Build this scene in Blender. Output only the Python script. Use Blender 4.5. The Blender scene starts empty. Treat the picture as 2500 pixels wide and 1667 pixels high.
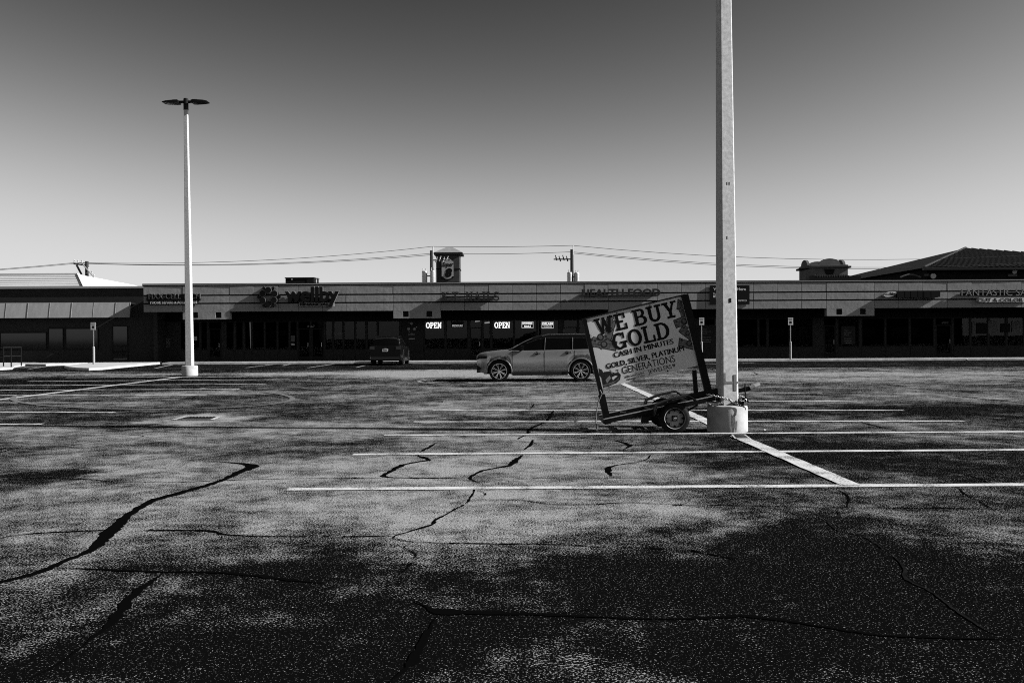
import bpy, bmesh, math, random
from mathutils import Vector, Matrix
R = math.radians
random.seed(7)
scn = bpy.context.scene
COL = scn.collection

# ---------------------------------------------------------------- camera
F_PX, EYE, ROLL, PITCH = 2222.0, 1.6, 0.0055, math.atan(11.5 / 2222.0)
_r = Vector((math.cos(ROLL), 0, -math.sin(ROLL)))
_u0 = Vector((math.sin(ROLL), 0, math.cos(ROLL)))
_f0 = Vector((0, 1, 0))
_f = _f0 * math.cos(PITCH) - _u0 * math.sin(PITCH)
_u = _u0 * math.cos(PITCH) + _f0 * math.sin(PITCH)
cam_d = bpy.data.cameras.new("camera")
cam_d.sensor_fit = 'HORIZONTAL'; cam_d.sensor_width = 36.0
cam_d.lens = F_PX / 2500.0 * 36.0
cam_d.clip_start = 0.1; cam_d.clip_end = 3000
cam = bpy.data.objects.new("camera", cam_d); COL.objects.link(cam)
m = Matrix.Identity(4)
for i in range(3):
    m[i][0] = _r[i]; m[i][1] = _u[i]; m[i][2] = -_f[i]
m[2][3] = EYE
cam.matrix_world = m
scn.camera = cam

# ---------------------------------------------------------------- light and sky
SUN_EL, SUN_OFF = R(30.0), R(7.2)       # sun low on the right, a little to the camera's side of the shop front
S = Vector((math.cos(SUN_EL) * math.cos(SUN_OFF), -math.cos(SUN_EL) * math.sin(SUN_OFF), math.sin(SUN_EL)))
sun_d = bpy.data.lights.new("sun", 'SUN'); sun_d.energy = 5.0; sun_d.angle = R(0.5); sun_d.color = (1, 1, 1)
sun = bpy.data.objects.new("sun", sun_d); COL.objects.link(sun)
sun.rotation_euler = (-S).to_track_quat('-Z', 'Y').to_euler(); sun.location = (60, -10, 60)
world = bpy.data.worlds.new("World"); scn.world = world; world.use_nodes = True
wn, wl_ = world.node_tree.nodes, world.node_tree.links
wn.clear()
sky = wn.new('ShaderNodeTexSky'); sky.sky_type = 'NISHITA'; sky.sun_disc = False
sky.sun_elevation = SUN_EL; sky.sun_rotation = math.pi / 2 + SUN_OFF
sky.altitude = 0; sky.air_density = 1.0; sky.dust_density = 0.6; sky.ozone_density = 1.5
sep = wn.new('ShaderNodeSeparateColor')          # black and white film behind a red filter: the sky's red light only
# ... and the film's tone curve: a steep foot and a soft shoulder
powr = wn.new('ShaderNodeMath'); powr.operation = 'POWER'; powr.inputs[1].default_value = 3.8
addn = wn.new('ShaderNodeMath'); addn.operation = 'ADD'; addn.inputs[1].default_value = 40.0
divn = wn.new('ShaderNodeMath'); divn.operation = 'DIVIDE'
gain = wn.new('ShaderNodeMath'); gain.operation = 'MULTIPLY'; gain.inputs[1].default_value = 5.7
bg = wn.new('ShaderNodeBackground'); bg.inputs[1].default_value = 0.1
wo = wn.new('ShaderNodeOutputWorld')
wl_.new(sky.outputs[0], sep.inputs[0]); wl_.new(sep.outputs[0], powr.inputs[0]); wl_.new(powr.outputs[0], addn.inputs[0])
wl_.new(powr.outputs[0], divn.inputs[0]); wl_.new(addn.outputs[0], divn.inputs[1]); wl_.new(divn.outputs[0], gain.inputs[0])
wl_.new(gain.outputs[0], bg.inputs[0]); wl_.new(bg.outputs[0], wo.inputs[0])
vs = scn.view_settings
vs.view_transform = 'Standard'; vs.look = 'None'; vs.exposure = 0.45; vs.gamma = 1.0; vs.use_curve_mapping = False
scn.cycles.max_bounces = 6; scn.cycles.diffuse_bounces = 0; scn.cycles.use_denoising = False; scn.cycles.filter_width = 1.05; scn.cycles.sample_clamp_indirect = 2.0

# ---------------------------------------------------------------- helpers: from the photograph's pixels to places
def ray(x, y):
    return _r * ((x - 1250.0) / F_PX) + _u * (-(y - 833.5) / F_PX) + _f
def G(x, y, z=0.0):                       # where the line of sight meets the ground (or height z)
    d = ray(x, y); t = (z - EYE) / d.z
    return Vector((d.x * t, d.y * t, z))
def V(x, y, Y):                           # where it meets the upright plane at distance Y
    d = ray(x, y); t = Y / d.y
    return Vector((d.x * t, Y, EYE + d.z * t))
def VX(x, Y, y=800): return V(x, y, Y).x
def VZ(y, Y, x=1250): return V(x, y, Y).z

# ---------------------------------------------------------------- materials (greys: the photograph is black and white)
MATS = {}
def nd(nt, t, **kw):
    n = nt.nodes.new(t)
    for k, v in kw.items(): setattr(n, k, v)
    return n
def mat(name, v, rough=0.6, var=0.0, scale=3.0, bump=0.0, bscale=40.0, bdist=0.01, metal=0.0, spec=0.12, coat=0.0, detail=4.0):
    if name in MATS: return MATS[name]
    M = bpy.data.materials.new(name); M.use_nodes = True
    nt = M.node_tree; b = nt.nodes['Principled BSDF']
    b.inputs['Base Color'].default_value = (v, v, v, 1)
    b.inputs['Roughness'].default_value = rough
    b.inputs['Metallic'].default_value = metal
    b.inputs['Specular IOR Level'].default_value = spec
    b.inputs['Coat Weight'].default_value = coat; b.inputs['Coat Roughness'].default_value = 0.05
    tc = nd(nt, 'ShaderNodeTexCoord')
    if var > 0:
        n = nd(nt, 'ShaderNodeTexNoise'); n.inputs['Scale'].default_value = scale; n.inputs['Detail'].default_value = detail
        n.inputs['Roughness'].default_value = 0.65
        nt.links.new(tc.outputs['Object'], n.inputs['Vector'])
        r = nd(nt, 'ShaderNodeMapRange'); r.inputs[1].default_value = 0.3; r.inputs[2].default_value = 0.7
        r.inputs[3].default_value = max(0.0, v * (1 - var)); r.inputs[4].default_value = min(0.9, v * (1 + var))
        nt.links.new(n.outputs['Fac'], r.inputs[0])
        nt.links.new(r.outputs[0], b.inputs['Base Color'])
    if bump > 0:
        n2 = nd(nt, 'ShaderNodeTexNoise'); n2.inputs['Scale'].default_value = bscale; n2.inputs['Detail'].default_value = 3
        nt.links.new(tc.outputs['Object'], n2.inputs['Vector'])
        bp = nd(nt, 'ShaderNodeBump'); bp.inputs['Strength'].default_value = bump; bp.inputs['Distance'].default_value = bdist
        nt.links.new(n2.outputs['Fac'], bp.inputs['Height']); nt.links.new(bp.outputs[0], b.inputs['Normal'])
    MATS[name] = M
    return M
def emit(name, v, strength):
    if name in MATS: return MATS[name]
    M = bpy.data.materials.new(name); M.use_nodes = True
    b = M.node_tree.nodes['Principled BSDF']
    b.inputs['Base Color'].default_value = (v, v, v, 1)
    b.inputs['Emission Color'].default_value = (1, 1, 1, 1); b.inputs['Emission Strength'].default_value = strength
    MATS[name] = M
    return M
def glass(name, dark=0.6):
    M = bpy.data.materials.new(name); M.use_nodes = True
    nt = M.node_tree; nt.nodes.clear()
    o = nd(nt, 'ShaderNodeOutputMaterial'); mx = nd(nt, 'ShaderNodeMixShader'); fr = nd(nt, 'ShaderNodeFresnel')
    fr.inputs[0].default_value = 1.28
    tr = nd(nt, 'ShaderNodeBsdfTransparent'); tr.inputs[0].default_value = (dark, dark, dark, 1)
    gl = nd(nt, 'ShaderNodeBsdfGlossy'); gl.inputs['Roughness'].default_value = 0.01
    tc = nd(nt, 'ShaderNodeTexCoord'); n = nd(nt, 'ShaderNodeTexNoise'); n.inputs['Scale'].default_value = 0.7
    bp = nd(nt, 'ShaderNodeBump'); bp.inputs['Strength'].default_value = 0.12; bp.inputs['Distance'].default_value = 0.01
    nt.links.new(tc.outputs['Object'], n.inputs['Vector']); nt.links.new(n.outputs['Fac'], bp.inputs['Height'])
    nt.links.new(bp.outputs[0], gl.inputs['Normal'])
    nt.links.new(fr.outputs[0], mx.inputs[0]); nt.links.new(tr.outputs[0], mx.inputs[1]); nt.links.new(gl.outputs[0], mx.inputs[2])
    nt.links.new(mx.outputs[0], o.inputs[0])
    MATS[name] = M
    return M
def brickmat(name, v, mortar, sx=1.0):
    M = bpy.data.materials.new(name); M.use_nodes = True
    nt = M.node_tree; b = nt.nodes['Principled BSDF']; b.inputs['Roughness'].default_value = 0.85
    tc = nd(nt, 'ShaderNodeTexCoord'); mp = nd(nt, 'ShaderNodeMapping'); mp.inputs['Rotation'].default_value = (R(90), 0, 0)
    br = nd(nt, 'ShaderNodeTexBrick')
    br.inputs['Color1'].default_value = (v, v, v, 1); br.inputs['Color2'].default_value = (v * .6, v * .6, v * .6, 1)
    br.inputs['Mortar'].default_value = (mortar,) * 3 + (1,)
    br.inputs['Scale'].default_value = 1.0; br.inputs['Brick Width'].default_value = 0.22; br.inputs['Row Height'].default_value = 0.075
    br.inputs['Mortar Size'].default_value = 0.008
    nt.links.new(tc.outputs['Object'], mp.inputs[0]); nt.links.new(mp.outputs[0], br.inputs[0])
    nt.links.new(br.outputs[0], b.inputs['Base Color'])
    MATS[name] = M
    return M

# ---------------------------------------------------------------- helpers: meshes and objects
WL = {}
def setp(o, label=None, cat=None, group=None, kind=None):
    if label: o['label'] = label
    if cat: o['category'] = cat
    if group: o['group'] = group
    if kind: o['kind'] = kind
    return o
def empty(name, loc=(0, 0, 0), label=None, cat=None, group=None, parent=None):
    o = bpy.data.objects.new(name, None); COL.objects.link(o); o.empty_display_size = 0.2
    p = WL[parent] if parent else Vector((0, 0, 0))
    o.location = Vector(loc) - p; o.parent = parent
    WL[o] = Vector(loc)
    return setp(o, label, cat, group)
class MB:
    def __init__(s): s.v = []; s.f = []
    def add(s, vs, fs):
        k = len(s.v); s.v += [Vector(p) for p in vs]; s.f += [tuple(i + k for i in f) for f in fs]; return s
    def box(s, x0, x1, y0, y1, z0, z1):
        return s.add([(x0, y0, z0), (x1, y0, z0), (x1, y1, z0), (x0, y1, z0), (x0, y0, z1), (x1, y0, z1), (x1, y1, z1), (x0, y1, z1)],
                     [(0, 3, 2, 1), (4, 5, 6, 7), (0, 1, 5, 4), (1, 2, 6, 5), (2, 3, 7, 6), (3, 0, 4, 7)])
    def hexa(s, p):
        return s.add(p, [(0, 3, 2, 1), (4, 5, 6, 7), (0, 1, 5, 4), (1, 2, 6, 5), (2, 3, 7, 6), (3, 0, 4, 7)])
    def bar(s, a, b, w, h, up=(0, 0, 1)):              # a beam from a to b; h across in the direction nearest to up
        a, b, up = Vector(a), Vector(b), Vector(up); d = (b - a).normalized()
        sd = d.cross(up)
        if sd.length < 1e-4: sd = d.cross(Vector((0, 1, 0)))
        sd.normalize(); n = sd.cross(d).normalized()
        c = []
        for q in (a, b):
            for i, j in ((-1, -1), (1, -1), (1, 1), (-1, 1)):
                c.append(q + sd * (i * w / 2) + n * (j * h / 2))
        return s.hexa(c)
    def prism(s, pts, off):
        n = len(pts); pts = [Vector(p) for p in pts]; off = Vector(off)
        return s.add(pts + [p + off for p in pts],
                     [tuple(range(n)), tuple(range(2 * n - 1, n - 1, -1))] + [(i, (i + 1) % n, n + (i + 1) % n, n + i) for i in range(n)])
    def tube(s, pts, r, n=6, caps=True, rs=None):
        pts = [Vector(p) for p in pts]; k = len(s.v); m = len(pts)
        prev = None
        for i, p in enumerate(pts):
            d = (pts[min(i + 1, m - 1)] - pts[max(i - 1, 0)]).normalized()
            if prev is None:
                a = d.orthogonal().normalized()
            else:
                a = prev - d * prev.dot(d)
                a = a.normalized() if a.length > 1e-5 else d.orthogonal().normalized()
            prev = a; b = d.cross(a); rr = rs[i] if rs else r
            for j in range(n):
                t = 2 * math.pi * j / n
                s.v.append(p + (a * math.cos(t) + b * math.sin(t)) * rr)
        for i in range(m - 1):
            for j in range(n):
                s.f.append((k + i * n + j, k + i * n + (j + 1) % n, k + (i + 1) * n + (j + 1) % n, k + (i + 1) * n + j))
        if caps:
            s.f.append(tuple(k + j for j in range(n - 1, -1, -1))); s.f.append(tuple(k + (m - 1) * n + j for j in range(n)))
        return s
    def lathe(s, prof, o, axis, n=24, caps=True):
        o, ax = Vector(o), Vector(axis).normalized(); a = ax.orthogonal().normalized(); b = ax.cross(a); k = len(s.v)
        for (r, h) in prof:
            for j in range(n):
                t = 2 * math.pi * j / n
                s.v.append(o + ax * h + (a * math.cos(t) + b * math.sin(t)) * r)
        for i in range(len(prof) - 1):
            for j in range(n):
                s.f.append((k + i * n + j, k + i * n + (j + 1) % n, k + (i + 1) * n + (j + 1) % n, k + (i + 1) * n + j))
        if caps and caps != 'end': s.f.append(tuple(k + j for j in range(n - 1, -1, -1)))
        if caps: s.f.append(tuple(k + (len(prof) - 1) * n + j for j in range(n)))
        return s
    def build(s, name, m, parent=None, smooth=None, center=True):
        c = Vector((0, 0, 0))
        if center and s.v:
            xs = [p.x for p in s.v]; ys = [p.y for p in s.v]; zs = [p.z for p in s.v]
            c = Vector(((min(xs) + max(xs)) / 2, (min(ys) + max(ys)) / 2, min(zs)))
        me = bpy.data.meshes.new(name)
        me.from_pydata([tuple(p - c) for p in s.v], [], s.f)
        bm = bmesh.new(); bm.from_mesh(me); bmesh.ops.recalc_face_normals(bm, faces=bm.faces); bm.to_mesh(me); bm.free()
        if smooth:
            for p in me.polygons: p.use_smooth = True
            me.set_sharp_from_angle(angle=R(smooth))
        me.materials.append(MATS[m] if isinstance(m, str) else m)
        o = bpy.data.objects.new(name, me); COL.objects.link(o)
        p = WL[parent] if parent else Vector((0, 0, 0))
        o.parent = parent; o.location = c - p; WL[o] = c
        return o
def copy_tree(o, parent=None):
    c = o.copy(); COL.objects.link(c); c.parent = parent
    for ch in list(o.children): copy_tree(ch, c)
    return c
def tag(o, label, cat, group=None): return setp(o, label, cat, group)

# lettering: a frame is (origin, right, up, towards the viewer)
FACE = lambda o: (Vector(o), Vector((1, 0, 0)), Vector((0, 0, 1)), Vector((0, -1, 0)))
_tc = {}
def text_polys(txt, bold=0.0, shear=0.0):
    key = (txt, bold, shear)
    if key in _tc: return _tc[key]
    cu = bpy.data.curves.new("t", 'FONT'); cu.body = txt; cu.size = 1.0; cu.offset = bold; cu.shear = shear; cu.resolution_u = 3
    ob = bpy.data.objects.new("t", cu); COL.objects.link(ob)
    dg = bpy.context.evaluated_depsgraph_get(); dg.update()
    me = bpy.data.meshes.new_from_object(ob.evaluated_get(dg))
    vs_ = [v.co.copy() for v in me.vertices]; fs = [tuple(p.vertices) for p in me.polygons]
    bpy.data.objects.remove(ob); bpy.data.curves.remove(cu); bpy.data.meshes.remove(me)
    _tc[key] = (vs_, fs)
    return _tc[key]
CAP = None
def text_into(mb, txt, fr, u0, u1, v0, cap, depth=0.004, bold=0.0, shear=0.0):
    """letters of cap height `cap` on baseline v0, stretched to run from u0 to u1, raised by depth"""
    global CAP
    if CAP is None:
        hv, _ = text_polys("H"); CAP = max(p.y for p in hv) - min(p.y for p in hv)
    vs_, fs = text_polys(txt, bold, shear)
    lo = min(p.x for p in vs_); hi = max(p.x for p in vs_)
    sx = (u1 - u0) / (hi - lo); sy = cap / (CAP + 2 * bold)
    o, r, u, n = fr
    base = len(mb.v); N = len(vs_)
    for d in (depth, 0.0):
        for p in vs_: mb.v.append(o + r * (u0 + (p.x - lo) * sx) + u * (v0 + (p.y + bold) * sy) + n * d)
    edges = {}
    for f in fs:
        mb.f.append(tuple(base + i for i in f))
        for i in range(len(f)):
            e = (f[i], f[(i + 1) % len(f)]); edges[e] = edges.get(e, 0) + 1
    for (a, b) in edges:
        if (b, a) not in edges: mb.f.append((base + b, base + a, base + N + a, base + N + b))
    return mb
def _rc(x0, y0, x1, y1): return [(x0, y0), (x1, y0), (x1, y1), (x0, y1)]
def _arc(cx, cy, rx, ry, ix, iy, a0, a1, n=14):
    o = [(cx + rx * math.cos(R(a0 + (a1 - a0) * i / n)), cy + ry * math.sin(R(a0 + (a1 - a0) * i / n))) for i in range(n + 1)]
    q = [(cx + ix * math.cos(R(a0 + (a1 - a0) * i / n)), cy + iy * math.sin(R(a0 + (a1 - a0) * i / n))) for i in range(n, -1, -1)]
    return o + q
T_ = 0.13
SLAB = {
 'W': (1.3, [[(.08, 1), (.30, 1), (.52, 0), (.34, 0)], [(.34, 0), (.52, 0), (.72, .98), (.56, .98)], [(.56, 1), (.74, 1), (.96, 0), (.78, 0)], [(.78, 0), (.96, 0), (1.2, 1), (1.04, 1)], _rc(0, 1 - T_, .42, 1), _rc(.92, 1 - T_, 1.3, 1)]),
 'E': (.8, [_rc(.1, 0, .31, 1), _rc(0, 0, .3, T_), _rc(0, 1 - T_, .3, 1), _rc(.3, 0, .8, T_), _rc(.66, 0, .8, .36), _rc(.3, 1 - T_, .76, 1), _rc(.63, .68, .76, 1), _rc(.3, .44, .58, .57)]),
 'B': (.84, [_rc(.1, 0, .31, 1), _rc(0, 0, .3, T_), _rc(0, 1 - T_, .3, 1), _rc(.3, 1 - T_, .5, 1), _rc(.3, .46, .52, .58), _rc(.3, 0, .52, T_), _arc(.48, .745, .28, .255, .09, .125, -90, 90), _arc(.5, .29, .34, .29, .13, .16, -90, 90)]),
 'U': (.95, [_rc(.1, .34, .31, 1), _rc(0, 1 - T_, .42, 1), _rc(.64, .34, .82, 1), _rc(.53, 1 - T_, .95, 1), _arc(.46, .36, .36, .36, .165, .21, 180, 360)]),
 'Y': (.92, [[(.06, 1), (.29, 1), (.54, .44), (.37, .4)], [(.66, 1), (.82, 1), (.56, .4), (.42, .44)], _rc(.36, 0, .56, .47), _rc(.2, 0, .72, T_), _rc(0, 1 - T_, .4, 1), _rc(.56, 1 - T_, .92, 1)]),
 'G': (.98, [_arc(.47, .5, .47, .5, .25, .36, 48, 322, 22), _rc(.66, .06, .86, .44), _rc(.5, .34, .98, .46), _rc(.72, .62, .84, .98)]),
 'O': (.92, [_arc(.46, .5, .46, .5, .24, .36, 0, 180, 16), _arc(.46, .5, .46, .5, .24, .36, 180, 360, 16)]),
 'L': (.8, [_rc(.1, 0, .31, 1), _rc(0, 1 - T_, .42, 1), _rc(0, 0, .8, T_), _rc(.66, 0, .8, .4)]),
 'D': (.92, [_rc(.1, 0, .31, 1), _rc(0, 0, .3, T_), _rc(0, 1 - T_, .3, 1), _rc(.3, 1 - T_, .42, 1), _rc(.3, 0, .42, T_), _arc(.4, .5, .52, .5, .3, .37, -90, 90, 18)]),
 'P': (.82, [_rc(.1, 0, .31, 1), _rc(0, 0, .44, T_), _rc(0, 1 - T_, .3, 1), _rc(.3, 1 - T_, .48, 1), _rc(.3, .4, .48, .53), _arc(.46, .7, .34, .3, .14, .17, -90, 90)]),
 'N': (.94, [_rc(.1, 0, .26, 1), _rc(.68, 0, .84, 1), [(.1, 1), (.3, 1), (.84, 0), (.64, 0)], _rc(0, 0, .36, .09), _rc(0, .91, .26, 1), _rc(.58, .91, .94, 1)]),
 'K': (.92, [_rc(.1, 0, .29, 1), _rc(0, 0, .42, .1), _rc(0, .9, .42, 1), [(.27, .36), (.27, .54), (.66, 1), (.84, 1)], [(.36, .5), (.48, .64), (.92, 0), (.7, 0)], _rc(.58, 0, .92, .1), _rc(.56, .9, .92, 1)]),
 'T': (.86, [_rc(.33, 0, .53, 1), _rc(0, .89, .86, 1), _rc(0, .68, .1, 1), _rc(.76, .68, .86, 1), _rc(.2, 0, .66, .1)]),
 'A': (.98, [[(.06, 0), (.2, 0), (.53, 1), (.41, 1)], [(.4, 1), (.58, 1), (.92, 0), (.7, 0)], _rc(.2, .28, .72, .38), _rc(0, 0, .3, .1), _rc(.6, 0, .98, .1)]),
 'I': (.5, [_rc(.15, 0, .35, 1), _rc(0, 0, .5, .1), _rc(0, .9, .5, 1)]),
 'S': (.76, [_arc(.38, .735, .34, .265, .16, .14, 15, 272), _arc(.38, .28, .38, .28, .19, .14, -165, 92), _rc(.6, .66, .7, .96), _rc(.02, .04, .1, .34)]),
 '.': (.24, [_rc(.03, 0, .21, .17)]), ' ': (.42, []),
}
def slab_into(mb, txt, fr, u0, u1, v0, cap, depth=0.004, gap=0.06):
    W = 0; L = []
    for ch in txt:
        w, polys = SLAB[ch]; L.append((W, polys)); W += w + gap
    W -= gap; k = (u1 - u0) / W; o, r, u, n = fr; q = 0
    for x0, polys in L:
        for p in polys:
            q += 1; e = (q % 7) * min(0.0004, depth * 0.06)
            mb.prism([o + r * (u0 + (x0 + a) * k) + u * (v0 + b * cap) + n * (depth + e) for a, b in p], n * -(depth + e * 0.5))
    return mb

def split_build(mb, fr, name, m, parent):
    """one object per letter: connected pieces whose spans along the line overlap belong together"""
    o, r = fr[0], fr[1]; par = list(range(len(mb.v)))
    def find(i):
        while par[i] != i: par[i] = par[par[i]]; i = par[i]
        return i
    for f in mb.f:
        for q in f[1:]: par[find(q)] = find(f[0])
    comp = {}
    for i, p in enumerate(mb.v):
        u = (p - o).dot(r); k = find(i); c = comp.setdefault(k, [u, u, set()]); c[0] = min(c[0], u); c[1] = max(c[1], u); c[2].add(k)
    groups = []
    for c in sorted(comp.values(), key=lambda c: c[0]):
        g = groups[-1] if groups else None
        if g and min(g[1], c[1]) - c[0] > .45 * min(g[1] - g[0], c[1] - c[0]): g[1] = max(g[1], c[1]); g[2] |= c[2]
        else: groups.append([c[0], c[1], set(c[2])])
    out = []
    for g in groups:
        b = MB(); idx = {}
        for f in mb.f:
            if find(f[0]) in g[2]:
                for q in f:
                    if q not in idx: idx[q] = len(b.v); b.v.append(mb.v[q])
                b.f.append(tuple(idx[q] for q in f))
        out.append(b.build(name, m, parent))
    return out

# ---------------------------------------------------------------- palette
mat('concrete_pole', 0.6, 0.85, var=0.26, scale=16, bump=0.25, bscale=60, bdist=0.004, detail=8)
mat('concrete', 0.5, 0.9, var=0.25, scale=4, bump=0.3, bscale=50, bdist=0.005, detail=8)
mat('sidewalk', 0.55, 0.9, var=0.2, scale=1.5, bump=0.2, bscale=40, bdist=0.004)
mat('kerb', 0.55, 0.9, var=0.35, scale=2.5, detail=8)
mat('black_metal', 0.008, 0.45, var=0.4, scale=6, bump=0.1, bscale=50, bdist=0.002)
mat('black_paint', 0.006, 0.5)
mat('dark_metal', 0.02, 0.4)
mat('steel', 0.45, 0.35, metal=0.9)
mat('galvanised', 0.55, 0.45, metal=0.6, var=0.3, scale=8)
mat('chrome', 0.7, 0.22, metal=1.0)
mat('rubber', 0.012, 0.75, var=0.4, scale=12)
mat('white_paint', 0.72, 0.6)
mat('board_white', 0.84, 0.5, var=0.06, scale=2)
mat('print_black', 0.006, 0.6)
mat('print_dark', 0.03, 0.6, var=0.7, scale=22, detail=6)
mat('print_mid', 0.15, 0.6, var=0.8, scale=16, detail=6)
mat('print_light', 0.3, 0.6, var=0.35, scale=24)
mat('fascia', 0.31, 0.85, var=0.14, scale=1.1, bump=0.55, bscale=1.6, bdist=0.05, detail=6)
mat('fascia_dark', 0.006, 0.8)
mat('coping', 0.02, 0.5, var=0.3, scale=2)
mat('trim_light', 0.4, 0.5)
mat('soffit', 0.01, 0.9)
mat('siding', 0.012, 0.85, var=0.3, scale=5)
mat('frame_dark', 0.006, 0.4)
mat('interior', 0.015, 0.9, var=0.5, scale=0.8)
mat('white_roof', 0.8, 0.7, var=0.05, scale=2)
mat('awning', 0.36, 0.8, var=0.12, scale=1.5, bump=0.5, bscale=1.2, bdist=0.05)
mat('dark_wall', 0.012, 0.9, var=0.3, scale=3)
mat('roof_dark', 0.006, 0.6, var=0.3, scale=2)
mat('stucco_grey', 0.13, 0.9, var=0.2, scale=2)
mat('wood_pole', 0.06, 0.9, var=0.4, scale=10)
mat('insulator', 0.6, 0.3)
mat('wire', 0.03, 0.5)
mat('silver_paint', 0.3, 0.24, metal=0.5, coat=0.6, spec=0.5, var=0.02, scale=2)
mat('car_glass', 0.003, 0.05, spec=0.5)
mat('car_black', 0.004, 0.2, spec=0.12)
mat('cladding', 0.025, 0.6)
mat('rim_dark', 0.015, 0.5)
mat('lamp_red', 0.02, 0.15, spec=0.5)
mat('lamp_clear', 0.15, 0.08, spec=0.5)
mat('plate', 0.7, 0.4)
mat('tape', 0.2, 0.6, var=0.2, scale=20)
mat('wheel_white', 0.5, 0.5, var=0.15, scale=10)
mat('poster_dark', 0.02, 0.5)
mat('poster_grey', 0.12, 0.7, var=0.3, scale=6)
mat('poster_pale', 0.5, 0.7)
glass('shop_glass', 0.5)
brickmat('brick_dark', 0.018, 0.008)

def worn_paint(name, v, keep):
    M = bpy.data.materials.new(name); M.use_nodes = True
    nt = M.node_tree; b = nt.nodes['Principled BSDF']; b.inputs['Roughness'].default_value = 0.75
    tc = nd(nt, 'ShaderNodeTexCoord')
    n = nd(nt, 'ShaderNodeTexNoise'); n.inputs['Scale'].default_value = 45; n.inputs['Detail'].default_value = 5; n.inputs['Roughness'].default_value = .7
    n2 = nd(nt, 'ShaderNodeTexNoise'); n2.inputs['Scale'].default_value = 2.2; n2.inputs['Detail'].default_value = 3
    ad = nd(nt, 'ShaderNodeMath', operation='MULTIPLY_ADD'); ad.inputs[1].default_value = 0.55
    nt.links.new(tc.outputs['Object'], n.inputs['Vector']); nt.links.new(tc.outputs['Object'], n2.inputs['Vector'])
    nt.links.new(n2.outputs['Fac'], ad.inputs[0]); nt.links.new(n.outputs['Fac'], ad.inputs[2])
    r = nd(nt, 'ShaderNodeMapRange'); r.inputs[1].default_value = keep; r.inputs[2].default_value = keep + 0.12
    r.inputs[3].default_value = v; r.inputs[4].default_value = 0.06
    nt.links.new(ad.outputs[0], r.inputs[0]); nt.links.new(r.outputs[0], b.inputs['Base Color'])
    MATS[name] = M
worn_paint('line_paint', 0.7, 0.765)
worn_paint('line_paint_worn', 0.5, 0.72)
worn_paint('line_faded', 0.16, 0.80)

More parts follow.
